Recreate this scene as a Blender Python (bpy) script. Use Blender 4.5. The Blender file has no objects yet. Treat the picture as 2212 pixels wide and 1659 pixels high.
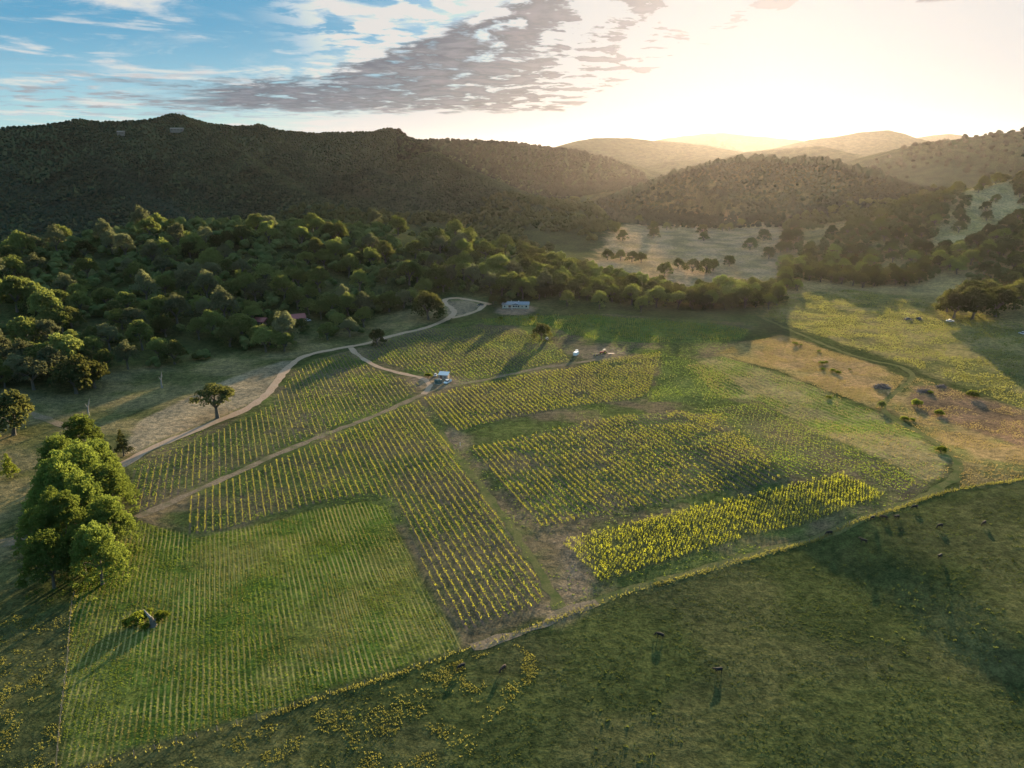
import bpy, bmesh, math, random
import numpy as np
from mathutils import Vector

random.seed(7)
RNG = np.random.default_rng(11)
R = math.radians
S = bpy.context.scene
COL = S.collection

# ------------------------------------------------------------------ camera model (photo read at 2212 x 1659)
FPX, CX, CY, CAMH = 1550.0, 1106.0, 829.5, 120.0
PITCH = math.atan((829.5 - 330.0) / FPX)
SP, CP = math.sin(PITCH), math.cos(PITCH)
SUN_AZ, SUN_EL = R(17.6), R(7.4)


def raydir(px, py):
    u = (np.asarray(px, float) - CX) / FPX
    v = (CY - np.asarray(py, float)) / FPX
    return u, CP + v * SP, -SP + v * CP


def E(px, py, d):
    """world point on the line of sight of a photo point at horizontal distance d"""
    x, y, z = raydir(px, py)
    h = math.hypot(x, y)
    return (x / h * d, y / h * d, CAMH + z / h * d)


def project(x, y, z):
    dz = z - CAMH
    f = y * CP - dz * SP
    up = y * SP + dz * CP
    f = np.where(f < 1, 1, f)
    return CX + FPX * x / f, CY - FPX * up / f


# ------------------------------------------------------------------ noise
def _hash(ix, iy, seed):
    n = (ix.astype(np.int64) * 374761393 + iy.astype(np.int64) * 668265263 + seed * 1274126177) & 0xFFFFFFFF
    n = ((n ^ (n >> 13)) * 1274126177) & 0xFFFFFFFF
    n = n ^ (n >> 16)
    return (n & 0xFFFF) / 65535.0


def vnoise(x, y, seed=0):
    ix, iy = np.floor(x), np.floor(y)
    fx, fy = x - ix, y - iy
    fx = fx * fx * (3 - 2 * fx)
    fy = fy * fy * (3 - 2 * fy)
    a, b = _hash(ix, iy, seed), _hash(ix + 1, iy, seed)
    c, d = _hash(ix, iy + 1, seed), _hash(ix + 1, iy + 1, seed)
    return (a + (b - a) * fx) * (1 - fy) + (c + (d - c) * fx) * fy


def fbm(x, y, scale, seed=0, octv=4):
    t, a, s = 0.0, 0.5, 1.0 / scale
    for k in range(octv):
        t = t + a * (vnoise(x * s + 17.3 * k, y * s - 9.1 * k, seed + k) * 2 - 1)
        a *= 0.5
        s *= 2.03
    return t


def sstep(a, b, x):
    t = np.clip((x - a) / (b - a), 0, 1)
    return t * t * (3 - 2 * t)


# ------------------------------------------------------------------ terrain
RIDGES = []


def ridge(pts, w, pw=1.3, tree=0.0):
    RIDGES.append((np.array([E(*p) for p in pts]) - np.array([0, 0, tree]), w, pw))


# wooded hill on the left and its spurs
ridge([(-700, 330, 1600), (-300, 295, 1700), (0, 268, 1750), (200, 256, 1800), (380, 248, 1850), (480, 262, 1880), (560, 270, 1920), (700, 282, 2000), (780, 279, 2060), (840, 278, 2100)], 430, 1.6, 9)
ridge([(380, 250, 1845), (460, 290, 1700), (520, 330, 1540), (600, 385, 1320), (690, 445, 1080)], 230, 1.35, 7)
ridge([(560, 272, 1915), (610, 305, 1790), (650, 340, 1620), (720, 395, 1390), (800, 455, 1120)], 200, 1.35, 7)
ridge([(840, 278, 2100), (880, 295, 2020), (930, 318, 1820), (1000, 360, 1580), (1080, 412, 1320), (1190, 472, 1060)], 270, 1.3, 7)
ridge([(170, 262, 1790), (190, 330, 1600), (230, 400, 1340), (300, 468, 1060)], 230, 1.35, 7)
ridge([(-60, 280, 1740), (-40, 360, 1520), (-10, 440, 1260)], 230, 1.5, 7)
ridge([(400, 300, 1700), (390, 370, 1500), (440, 440, 1260)], 130, 1.5, 7)
ridge([(720, 290, 1980), (790, 350, 1740), (850, 408, 1440), (930, 466, 1120)], 190, 1.35, 7)
# next ridges up the valley
ridge([(890, 302, 2300), (1000, 345, 2100), (1100, 393, 1950), (1215, 442, 1700)], 260, 1.2, 8)
ridge([(860, 300, 2600), (1000, 299, 2700), (1100, 305, 2800), (1200, 317, 2800), (1260, 325, 2900), (1310, 340, 2850), (1385, 380, 2750)], 640, 1.2, 8)
ridge([(1130, 335, 4500), (1210, 318, 4600), (1260, 299, 4800), (1330, 295, 5000), (1400, 302, 5000), (1500, 312, 5000), (1600, 330, 4800)], 950, 1.2)
ridge([(1300, 318, 8000), (1400, 308, 8000), (1500, 292, 8500), (1560, 288, 8500), (1640, 298, 8500), (1760, 306, 8500)], 1700, 1.2)
ridge([(1380, 380, 3300), (1440, 352, 3500), (1560, 338, 3900), (1620, 325, 3800), (1700, 316, 3600), (1770, 312, 3600), (1860, 332, 3500), (1930, 352, 3400)], 520, 1.2)
ridge([(1640, 322, 5500), (1740, 303, 5500), (1800, 296, 5600), (1850, 289, 5600), (1920, 284, 5600), (1980, 300, 5600), (2080, 312, 5600)], 900, 1.2)
ridge([(1930, 304, 9000), (2050, 289, 9000), (2130, 300, 9000), (2300, 306, 9000)], 1200, 1.2)
ridge([(1850, 380, 2400), (1916, 338, 2500), (1981, 312, 2600), (2106, 292, 2700), (2212, 281, 2700), (2500, 262, 2700), (2900, 290, 2700)], 760, 1.2, 4)
# hill in front of the sun
ridge([(1290, 445, 1510), (1345, 418, 1560), (1400, 393, 1600), (1470, 366, 1625), (1560, 346, 1625), (1650, 338, 1615), (1720, 340, 1615), (1790, 346, 1580), (1850, 362, 1545), (1930, 386, 1505), (2020, 405, 1470)], 510, 1.4, 8)
# oak slopes on the right
ridge([(1690, 572, 860), (1760, 548, 900), (1850, 516, 960), (1960, 468, 1060), (2060, 423, 1150), (2212, 384, 1300), (2450, 350, 1400)], 290, 1.3)
ridge([(1960, 622, 740), (2040, 590, 800), (2120, 560, 860), (2212, 520, 950), (2400, 470, 1000)], 190, 1.3)
ridge([(1430, 620, 800), (1560, 600, 790), (1660, 582, 830), (1740, 560, 880)], 70, 1.3)
ridge([(1560, 470, 1350), (1700, 455, 1300), (1850, 440, 1300), (1960, 430, 1280)], 240, 1.3)
# near wooded rise on the left
ridge([(-500, 610, 640), (-200, 590, 660), (0, 572, 690), (150, 543, 730), (330, 505, 780), (500, 498, 770), (700, 500, 755), (850, 507, 750), (960, 522, 745), (1060, 552, 720), (1150, 588, 690), (1260, 625, 650)], 275, 1.15)


def flat(px, py):
    a, b, c = (float(t) for t in raydir(px, py))
    return a * CAMH / -c, b * CAMH / -c


BANK0, _b1 = flat(1930, 1330), flat(2212, 1545)
_bl = math.hypot(_b1[0] - BANK0[0], _b1[1] - BANK0[1])
BANKN = (-(_b1[1] - BANK0[1]) / _bl, (_b1[0] - BANK0[0]) / _bl)


def height_raw(x, y):
    acc = np.zeros_like(x)
    for pts, w, pw in RIDGES:
        best = np.full_like(x, 1e9)
        zc = np.zeros_like(x)
        lo, hi = pts[:, :2].min(0) - w, pts[:, :2].max(0) + w
        m = (x > lo[0]) & (x < hi[0]) & (y > lo[1]) & (y < hi[1])
        if not m.any():
            continue
        xs, ys = x[m], y[m]
        b, z = best[m], zc[m]
        for a, c in zip(pts[:-1], pts[1:]):
            d = c - a
            L = d[0] ** 2 + d[1] ** 2
            t = np.clip(((xs - a[0]) * d[0] + (ys - a[1]) * d[1]) / L, 0, 1)
            q = (xs - a[0] - t * d[0]) ** 2 + (ys - a[1] - t * d[1]) ** 2
            k = q < b
            b = np.where(k, q, b)
            z = np.where(k, a[2] + t * d[2], z)
        tt = np.sqrt(b) / w
        # gullies grow down the flank
        g = 1 + 0.20 * fbm(xs, ys, 0.55 * w + 40, 5, 3) * np.clip(tt * 3, 0, 1)
        tt = np.clip(tt * g, 0, 1)
        # a rounded crest, then an even slope with a concave foot
        r0 = 0.12 if 120 < w < 270 else 0.06
        e = np.sqrt(tt * tt + r0 * r0) - r0
        c_ = np.maximum(z, 0) * np.clip(1 - e / (math.sqrt(1 + r0 * r0) - r0), 0, 1) ** pw
        acc[m] += c_ ** 14
    z = acc ** (1 / 14)
    r = np.hypot(x, y)
    base = 9 * sstep(620, 1150, r) + 16 * sstep(1200, 3000, r) + 35 * sstep(3000, 6500, r)
    z = np.maximum(z, 0)
    z = (z ** 6 + base ** 6) ** (1 / 6)
    hill = sstep(8, 50, z)
    z = z + hill * (3.0 * fbm(x, y, 90, 31, 3) + 2.2 * fbm(x, y, 13, 35, 2))
    near = 1 - sstep(560, 800, r)
    z = z + near * 0.9 * fbm(x, y, 120, 3, 2)
    # far ridges are rough country
    z = z + sstep(2200, 4500, r) * hill * (26 * fbm(x, y, 420, 41, 4))
    # the near pasture rises in a low bank at its right end
    bank = (x - BANK0[0]) * BANKN[0] + (y - BANK0[1]) * BANKN[1]
    z = z + near * 4.0 * sstep(0, 26, bank + 4 * fbm(x, y, 30, 43, 2)) * sstep(30, 70, x) * sstep(330, 250, y) * sstep(12, 40, y)
    return z


def axis_r():
    r, out = 2.0, []
    while r < 15000:
        out.append(r)
        if r < 110:
            s = 9
        elif r < 700:
            s = max(0.5, 0.62 * r * r / CAMH / 718)
        else:
            s = max(2.6, r * 0.0062)
        r += s
    return np.array(out)


AZR = axis_r()
AZA = np.radians(np.concatenate([np.arange(-180, -60, 6.0), np.arange(-60, -40, 1.0), np.arange(-40, 40, 0.1), np.arange(40, 60, 1.0), np.arange(60, 180.1, 6.0)]))
GR, GA = np.meshgrid(AZR, AZA, indexing="ij")
GX, GY = GR * np.sin(GA), GR * np.cos(GA)
GZ = height_raw(GX.ravel(), GY.ravel()).reshape(GX.shape)


def H(x, y):
    """height of the ground mesh"""
    x, y = np.asarray(x, float), np.asarray(y, float)
    r, a = np.hypot(x, y), np.arctan2(x, y)
    i = np.clip(np.searchsorted(AZR, r) - 1, 0, len(AZR) - 2)
    j = np.clip(np.searchsorted(AZA, a) - 1, 0, len(AZA) - 2)
    u = np.clip((r - AZR[i]) / (AZR[i + 1] - AZR[i]), 0, 1)
    v = np.clip((a - AZA[j]) / (AZA[j + 1] - AZA[j]), 0, 1)
    return (GZ[i, j] * (1 - u) + GZ[i + 1, j] * u) * (1 - v) + (GZ[i, j + 1] * (1 - u) + GZ[i + 1, j + 1] * u) * v


def P(px, py):
    """where the line of sight of a photo point meets the terrain"""
    x, y, z = (float(t) for t in raydir(px, py))
    h = math.hypot(x, y)
    d = np.concatenate([np.arange(60, 900, 1.5), np.arange(900, 3000, 6.0), np.arange(3000, 12000, 40.0)])
    g = H(x / h * d, y / h * d) - (CAMH + z / h * d)
    k = np.argmax(g > 0)
    if g[k] <= 0:
        k = len(d) - 1
    dd = d[k]
    if k:
        dd = d[k - 1] + (d[k] - d[k - 1]) * (-g[k - 1]) / (g[k] - g[k - 1])
    X, Y = x / h * dd, y / h * dd
    return Vector((X, Y, float(H(X, Y))))


def W(poly):
    return np.array([P(*p)[:2] for p in poly])


def sdist(poly, x, y):
    """signed distance to a polygon, positive inside"""
    best = np.full(x.shape, 1e18)
    ins = np.zeros(x.shape, bool)
    for a, b in zip(poly, np.roll(poly, -1, 0)):
        d = b - a
        L = max(d @ d, 1e-9)
        t = np.clip(((x - a[0]) * d[0] + (y - a[1]) * d[1]) / L, 0, 1)
        best = np.minimum(best, (x - a[0] - t * d[0]) ** 2 + (y - a[1] - t * d[1]) ** 2)
        if a[1] != b[1]:
            ins ^= ((a[1] > y) != (b[1] > y)) & (x < d[0] * (y - a[1]) / d[1] + a[0])
    return np.sqrt(best) * np.where(ins, 1, -1)


def inside(poly, x, y):
    return sdist(poly, x, y) > 0


# ------------------------------------------------------------------ zones, traced from the photo onto the terrain
V1 = W([(290, 1015), (345, 985), (480, 930), (545, 900), (590, 870), (615, 838), (640, 805), (680, 780), (750, 762), (790, 790), (850, 815), (905, 830), (895, 850), (820, 885), (720, 922), (620, 962), (520, 1008), (420, 1052), (305, 1108), (290, 1090)])
V2 = W([(405, 1078), (470, 1050), (560, 1014), (680, 962), (770, 924), (870, 882), (905, 870), (940, 925), (1000, 1010), (1090, 1140), (1180, 1285), (1150, 1315), (1000, 1362), (960, 1310), (915, 1220), (880, 1130), (855, 1080), (800, 1066), (700, 1083), (560, 1120), (480, 1145), (412, 1152)])
V3 = W([(1012, 972), (1100, 950), (1210, 925), (1330, 900), (1450, 890), (1560, 895), (1690, 1035), (1530, 1065), (1350, 1103), (1172, 1140)])
V3B = W([(1500, 884), (1560, 880), (1640, 870), (2000, 1050), (1945, 1066), (1835, 1012), (1700, 1033), (1570, 895)])
V4 = W([(915, 862), (960, 848), (1060, 828), (1150, 808), (1240, 795), (1320, 775), (1430, 762), (1400, 850), (1380, 862), (1200, 885), (1050, 915), (985, 935), (950, 905)])
V4B = W([(1435, 765), (1500, 780), (1560, 805), (1620, 850), (1520, 872), (1400, 868), (1408, 850)])
V5 = W([(785, 765), (820, 745), (880, 718), (960, 708), (1060, 706), (1130, 715), (1200, 745), (1235, 782), (1150, 793), (1060, 812), (990, 824), (940, 812), (880, 798), (830, 785)])
V6 = W([(1040, 690), (1120, 683), (1260, 680), (1420, 692), (1540, 700), (1620, 712), (1600, 735), (1500, 740), (1420, 740), (1300, 735), (1230, 722), (1190, 705), (1050, 702)])
V7 = W([(1213, 1172), (1400, 1122), (1600, 1075), (1740, 1042), (1820, 1025), (1918, 1076), (1800, 1112), (1650, 1152), (1500, 1195), (1400, 1225), (1298, 1262)])
MOWN = W([(160, 1290), (190, 1215), (270, 1150), (300, 1125), (420, 1165), (560, 1133), (700, 1097), (790, 1082), (835, 1100), (868, 1165), (905, 1250), (965, 1345), (985, 1395), (900, 1428), (800, 1462), (700, 1492), (590, 1530), (440, 1575), (300, 1618), (190, 1650), (122, 1670), (148, 1440), (156, 1320)])
VYARD = W([(290, 1000), (400, 945), (540, 890), (600, 835), (650, 785), (790, 745), (920, 705), (1050, 690), (1300, 678), (1640, 700), (1560, 765), (1800, 850), (2010, 1050), (1940, 1090), (1500, 1225), (1260, 1300), (1000, 1395), (870, 1165), (790, 1080), (560, 1130), (420, 1165), (300, 1130)])
LMEAD = W([(-600, 1500), (-600, 870), (0, 840), (220, 800), (500, 765), (800, 690), (960, 645), (1050, 640), (1040, 668), (960, 690), (790, 742), (660, 768), (600, 825), (530, 885), (270, 1000), (260, 1100), (180, 1250), (90, 1230)])
BARE = W([(270, 985), (290, 915), (380, 870), (440, 840), (540, 800), (610, 780), (640, 778), (590, 830), (560, 860), (500, 890), (400, 932)])
STRIP = W([(1480, 790), (1560, 770), (1680, 805), (1800, 852), (1905, 895), (1990, 940), (2050, 990), (2050, 1030), (2005, 1048), (1640, 868), (1560, 860)])
ORANGE = W([(1550, 765), (1600, 740), (1690, 725), (1800, 760), (1880, 785), (1955, 815), (1930, 845), (1905, 885), (1800, 850), (1680, 800)])
RMEAD = W([(1690, 640), (1800, 622), (1960, 640), (2212, 700), (2500, 760), (2500, 960), (2212, 885), (2100, 842), (1970, 790), (1880, 765), (1740, 715), (1650, 685)])
RDRY = W([(1915, 870), (1980, 815), (2212, 890), (2500, 970), (2500, 1000), (2212, 1033), (2075, 1052), (2070, 1000), (2030, 960), (1960, 910)])
RBROWN = W([(1960, 835), (2040, 830), (2150, 870), (2300, 930), (2300, 985), (2212, 965), (2090, 925), (1990, 890)])
TANF = W([(1255, 590), (1330, 490), (1420, 476), (1560, 470), (1680, 490), (1740, 540), (1690, 590), (1600, 612), (1480, 650), (1380, 630), (1310, 600)])
TANR = W([(1980, 420), (2060, 405), (2212, 415), (2500, 430), (2500, 470), (2212, 470), (2150, 520), (2060, 540), (1990, 500), (2060, 450)])
PLOTR = W([(2060, 1055), (2212, 1040), (2600, 1000), (2600, 1400), (2300, 1250), (2150, 1120)])
FORK = W([(966, 678), (968, 652), (1008, 649), (1038, 658), (1022, 672), (990, 682)])


def disc(px, py, rx, ry, n=18):
    return W([(px + rx * math.cos(t * 2 * math.pi / n), py + ry * math.sin(t * 2 * math.pi / n)) for t in range(n)])


YARD = disc(1114, 669, 46, 12)
BARES = [disc(1235, 1235, 40, 75), disc(1285, 762, 60, 17), disc(945, 825, 60, 14), disc(985, 950, 28, 26), disc(1205, 1320, 40, 18)]

# ------------------------------------------------------------------ materials
MATS = {}


def newmat(name):
    m = bpy.data.materials.new(name)
    m.use_nodes = True
    nt = m.node_tree
    nt.nodes.clear()
    out = nt.nodes.new("ShaderNodeOutputMaterial")
    return m, nt, out


def N(nt, t, **kw):
    n = nt.nodes.new(t)
    for k, v in kw.items():
        if k.startswith("i_"):
            n.inputs[k[2:].replace("_", " ")].default_value = v
        else:
            setattr(n, k, v)
    return n


def mathn(nt, op, a, b=None, c=None, clamp=False):
    n = nt.nodes.new("ShaderNodeMath")
    n.operation = op
    n.use_clamp = clamp
    for i, s in enumerate((a, b, c)):
        if s is None:
            continue
        if isinstance(s, (int, float)):
            n.inputs[i].default_value = s
        else:
            nt.links.new(s, n.inputs[i])
    return n.outputs[0]


def mixc(nt, fac, a, b, blend="MIX"):
    n = nt.nodes.new("ShaderNodeMix")
    n.data_type = "RGBA"
    n.blend_type = blend
    for s, i in ((fac, 0), (a, 6), (b, 7)):
        if isinstance(s, (int, float)):
            n.inputs[i].default_value = s
        elif isinstance(s, (tuple, list)):
            n.inputs[i].default_value = (*s[:3], 1)
        else:
            nt.links.new(s, n.inputs[i])
    return n.outputs[2]


def ramp(nt, fac, lo, hi, a=0.0, b=1.0):
    n = nt.nodes.new("ShaderNodeMapRange")
    n.interpolation_type = "SMOOTHSTEP"
    n.inputs[1].default_value, n.inputs[2].default_value = lo, hi
    n.inputs[3].default_value, n.inputs[4].default_value = a, b
    nt.links.new(fac, n.inputs[0])
    return n.outputs[0]


def noise(nt, vec, scale, detail=3, rough=0.55, dist=0.0):
    n = N(nt, "ShaderNodeTexNoise")
    n.inputs["Scale"].default_value = scale
    n.inputs["Detail"].default_value = detail
    n.inputs["Roughness"].default_value = rough
    n.inputs["Distortion"].default_value = dist
    if vec is not None:
        nt.links.new(vec, n.inputs["Vector"])
    return n.outputs["Fac"]


def leafmat(name, col, trans, var=0.35, tfac=0.5, scale=0.25):
    m, nt, out = newmat(name)
    geo = N(nt, "ShaderNodeNewGeometry")
    oi = N(nt, "ShaderNodeObjectInfo")
    nz = noise(nt, geo.outputs["Position"], scale, 3)
    f = mathn(nt, "ADD", mathn(nt, "MULTIPLY", nz, 0.9), mathn(nt, "MULTIPLY", oi.outputs["Random"], 0.5))
    f2 = ramp(nt, f, 0.35, 1.05)
    c1 = mixc(nt, f2, tuple(c * (1 - var) for c in col), tuple(min(1, c * (1 + var)) for c in col))
    c2 = mixc(nt, f2, tuple(c * (1 - var) for c in trans), tuple(min(1, c * (1 + var)) for c in trans))
    d = N(nt, "ShaderNodeBsdfDiffuse")
    t = N(nt, "ShaderNodeBsdfTranslucent")
    nt.links.new(c1, d.inputs[0])
    nt.links.new(c2, t.inputs[0])
    mx = N(nt, "ShaderNodeMixShader")
    mx.inputs[0].default_value = tfac
    nt.links.new(d.outputs[0], mx.inputs[1])
    nt.links.new(t.outputs[0], mx.inputs[2])
    nt.links.new(mx.outputs[0], out.inputs[0])
    MATS[name] = m
    return m


def solid(name, col, rough=0.7, metal=0.0, var=0.2, scale=2.0, bump=0.0):
    m, nt, out = newmat(name)
    tc = N(nt, "ShaderNodeTexCoord")
    nz = noise(nt, tc.outputs["Object"], scale, 4)
    b = N(nt, "ShaderNodeBsdfPrincipled")
    c = mixc(nt, nz, tuple(x * (1 - var) for x in col), tuple(min(1, x * (1 + var)) for x in col))
    nt.links.new(c, b.inputs["Base Color"])
    b.inputs["Roughness"].default_value = rough
    b.inputs["Metallic"].default_value = metal
    if bump:
        bp = N(nt, "ShaderNodeBump")
        bp.inputs["Distance"].default_value = bump
        nt.links.new(nz, bp.inputs["Height"])
        nt.links.new(bp.outputs[0], b.inputs["Normal"])
    nt.links.new(b.outputs[0], out.inputs[0])
    MATS[name] = m
    return m


leafmat("oak_leaf", (0.098, 0.122, 0.046), (0.19, 0.22, 0.048), 0.4, 0.45, 0.05)
leafmat("oak_leaf_dark", (0.050, 0.062, 0.027), (0.12, 0.125, 0.03), 0.35, 0.4, 0.06)
leafmat("oak_leaf_pale", (0.115, 0.125, 0.070), (0.16, 0.17, 0.07), 0.35, 0.4, 0.05)
leafmat("grove_leaf", (0.085, 0.125, 0.034), (0.20, 0.25, 0.04), 0.35, 0.45, 0.15)
leafmat("forest_leaf", (0.026, 0.046, 0.034), (0.17, 0.19, 0.045), 0.5, 0.33, 0.012)
leafmat("forest_leaf_far", (0.040, 0.046, 0.027), (0.05, 0.05, 0.02), 0.5, 0.15, 0.012)
leafmat("vine_leaf", (0.15, 0.17, 0.02), (0.42, 0.41, 0.04), 0.3, 0.6, 0.4)
leafmat("crop_leaf", (0.13, 0.17, 0.02), (0.40, 0.42, 0.03), 0.3, 0.6, 0.5)
leafmat("bush_leaf", (0.07, 0.10, 0.02), (0.22, 0.26, 0.03), 0.35, 0.5, 0.5)
leafmat("grass_green", (0.075, 0.110, 0.022), (0.19, 0.25, 0.03), 0.4, 0.55, 0.12)
leafmat("grass_dry", (0.21, 0.165, 0.075), (0.33, 0.25, 0.09), 0.35, 0.55, 0.12)
leafmat("grass_tan", (0.24, 0.21, 0.08), (0.36, 0.32, 0.09), 0.4, 0.55, 0.12)
leafmat("grass_meadow", (0.13, 0.135, 0.045), (0.27, 0.26, 0.06), 0.45, 0.55, 0.08)
leafmat("grass_yellow", (0.135, 0.145, 0.045), (0.28, 0.27, 0.06), 0.5, 0.55, 0.25)
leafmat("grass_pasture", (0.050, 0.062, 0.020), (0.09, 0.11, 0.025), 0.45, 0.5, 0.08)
solid("bark", (0.09, 0.075, 0.06), 0.9, 0, 0.3, 3, 0.05)
solid("bark_pale", (0.20, 0.185, 0.17), 0.9, 0, 0.25, 3, 0.03)
solid("stake", (0.16, 0.12, 0.10), 0.8)
solid("wall_cream", (0.50, 0.42, 0.32), 0.8, 0, 0.08, 1)
solid("wall_dark", (0.18, 0.15, 0.12), 0.8, 0, 0.15, 1)
solid("roof_grey", (0.16, 0.18, 0.21), 0.8, 0, 0.25, 1.5, 0.02)
solid("roof_red", (0.20, 0.055, 0.05), 0.75, 0, 0.2, 1.5, 0.02)
solid("white_paint", (0.68, 0.68, 0.67), 0.7, 0, 0.05, 1)
solid("glass_dark", (0.03, 0.035, 0.045), 0.15, 0, 0.1, 1)
solid("door_brown", (0.16, 0.06, 0.035), 0.6, 0, 0.15, 2)
solid("deck_wood", (0.20, 0.12, 0.085), 0.8, 0, 0.2, 2)
solid("corrugated_metal", (0.42, 0.46, 0.52), 0.35, 0.6, 0.1, 3)
solid("timber_pale", (0.34, 0.26, 0.22), 0.8, 0, 0.2, 4)
solid("tank_green", (0.025, 0.07, 0.065), 0.35, 0, 0.2, 1)
solid("concrete", (0.33, 0.31, 0.28), 0.9, 0, 0.15, 2)
solid("rubber", (0.02, 0.02, 0.02), 0.8, 0, 0.2, 4)
solid("car_dark", (0.05, 0.055, 0.065), 0.25, 0, 0.1, 1)
solid("car_silver", (0.38, 0.40, 0.43), 0.5, 0.0, 0.08, 1)
solid("machine_red", (0.32, 0.04, 0.025), 0.5, 0, 0.2, 3)
solid("machine_yellow", (0.6, 0.45, 0.05), 0.5, 0, 0.1, 3)
solid("steel_dark", (0.06, 0.06, 0.065), 0.5, 0.4, 0.2, 3)
solid("lamp_clear", (0.8, 0.78, 0.7), 0.2, 0, 0.05, 3)
solid("cow_coat", (0.012, 0.010, 0.009), 0.95, 0, 0.3, 6)
solid("cow_coat_brown", (0.04, 0.02, 0.014), 0.95, 0, 0.3, 6)
solid("post_wood", (0.17, 0.135, 0.11), 0.9, 0, 0.25, 6)
solid("wire", (0.07, 0.065, 0.06), 0.95, 0.0, 0.1, 6)
solid("dead_brush", (0.12, 0.095, 0.085), 0.95, 0, 0.35, 2)


def ground_material():
    m, nt, out = newmat("ground_cover")
    L = nt.links
    geo = N(nt, "ShaderNodeNewGeometry")
    pos = geo.outputs["Position"]
    alb = N(nt, "ShaderNodeVertexColor", layer_name="albedo").outputs[0]
    va = N(nt, "ShaderNodeAttribute", attribute_name="vine").outputs["Fac"]
    mo = N(nt, "ShaderNodeAttribute", attribute_name="mown").outputs["Fac"]
    st = N(nt, "ShaderNodeAttribute", attribute_name="strip").outputs["Fac"]
    sep = N(nt, "ShaderNodeSeparateXYZ")
    L.new(pos, sep.inputs[0])
    a = ROWAZ

    def rowcoord(az, sp, wob):
        p = mathn(nt, "SUBTRACT", mathn(nt, "MULTIPLY", sep.outputs[0], math.cos(az) / sp), mathn(nt, "MULTIPLY", sep.outputs[1], math.sin(az) / sp))
        w = mathn(nt, "MULTIPLY", noise(nt, pos, 0.08, 2), wob)
        fr = mathn(nt, "FRACT", mathn(nt, "ADD", mathn(nt, "ADD", p, w), 200.0))
        return mathn(nt, "ABSOLUTE", mathn(nt, "SUBTRACT", fr, 0.5))  # 0.5 on the row, 0 between

    big = noise(nt, pos, 0.035, 4)
    med = noise(nt, pos, 0.35, 4, 0.65)
    fine = noise(nt, pos, 1.7, 4, 0.7)
    c = mixc(nt, 1.0, alb, mixc(nt, ramp(nt, big, 0.3, 0.7), (0.72, 0.76, 0.78), (1.25, 1.2, 1.12)), "MULTIPLY")
    c = mixc(nt, 1.0, c, mixc(nt, ramp(nt, med, 0.3, 0.7), (0.62, 0.66, 0.66), (1.38, 1.32, 1.24)), "MULTIPLY")
    c = mixc(nt, 1.0, c, mixc(nt, ramp(nt, fine, 0.3, 0.7), (0.6, 0.62, 0.62), (1.4, 1.38, 1.32)), "MULTIPLY")
    # bare strip under the vines, weeds between
    rv = rowcoord(a, ROWSP, 0.0)
    under = mathn(nt, "MULTIPLY", ramp(nt, rv, 0.27, 0.37), va)
    soil = mixc(nt, fine, (0.055, 0.040, 0.038), (0.135, 0.10, 0.09))
    c = mixc(nt, mathn(nt, "MULTIPLY", under, 0.65), c, soil)
    # cut grass lying in lines in the mown field
    rm = rowcoord(a, 1.35, 0.5)
    lay = mathn(nt, "MULTIPLY", mathn(nt, "MULTIPLY", ramp(nt, rm, 0.26, 0.44), mo), ramp(nt, noise(nt, pos, 0.06, 5), 0.33, 0.60))
    c = mixc(nt, mathn(nt, "MULTIPLY", lay, 0.85), c, mixc(nt, fine, (0.13, 0.115, 0.042), (0.34, 0.28, 0.105)))
    rs = rowcoord(STRIPAZ, 3.6, 0.9)
    lay2 = mathn(nt, "MULTIPLY", ramp(nt, rs, 0.28, 0.46), st)
    c = mixc(nt, mathn(nt, "MULTIPLY", lay2, 0.4), c, (0.25, 0.20, 0.105))
    d = N(nt, "ShaderNodeBsdfDiffuse")
    L.new(c, d.inputs[0])
    bp = N(nt, "ShaderNodeBump")
    bp.inputs["Strength"].default_value = 0.75
    bp.inputs["Distance"].default_value = 0.35
    hgt = mathn(nt, "ADD", mathn(nt, "MULTIPLY", med, 1.6), mathn(nt, "MULTIPLY", fine, 0.6))
    L.new(hgt, bp.inputs["Height"])
    L.new(bp.outputs[0], d.inputs["Normal"])
    L.new(d.outputs[0], out.inputs[0])
    return m


def track_material(name, c1, c2, c3):
    m, nt, out = newmat(name)
    geo = N(nt, "ShaderNodeNewGeometry")
    a = noise(nt, geo.outputs["Position"], 0.15, 4)
    b = noise(nt, geo.outputs["Position"], 1.5, 4, 0.7)
    c = mixc(nt, ramp(nt, b, 0.3, 0.7), c1, c2)
    c = mixc(nt, ramp(nt, a, 0.45, 0.7), c, c3)
    d = N(nt, "ShaderNodeBsdfDiffuse")
    nt.links.new(c, d.inputs[0])
    bp = N(nt, "ShaderNodeBump")
    bp.inputs["Distance"].default_value = 0.08
    nt.links.new(b, bp.inputs["Height"])
    nt.links.new(bp.outputs[0], d.inputs["Normal"])
    nt.links.new(d.outputs[0], out.inputs[0])
    return m


ROWAZ, ROWSP = R(-21.6), 2.4
_d = P(1990, 940) - P(1550, 765)
STRIPAZ = math.atan2(_d.x, _d.y)


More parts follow.
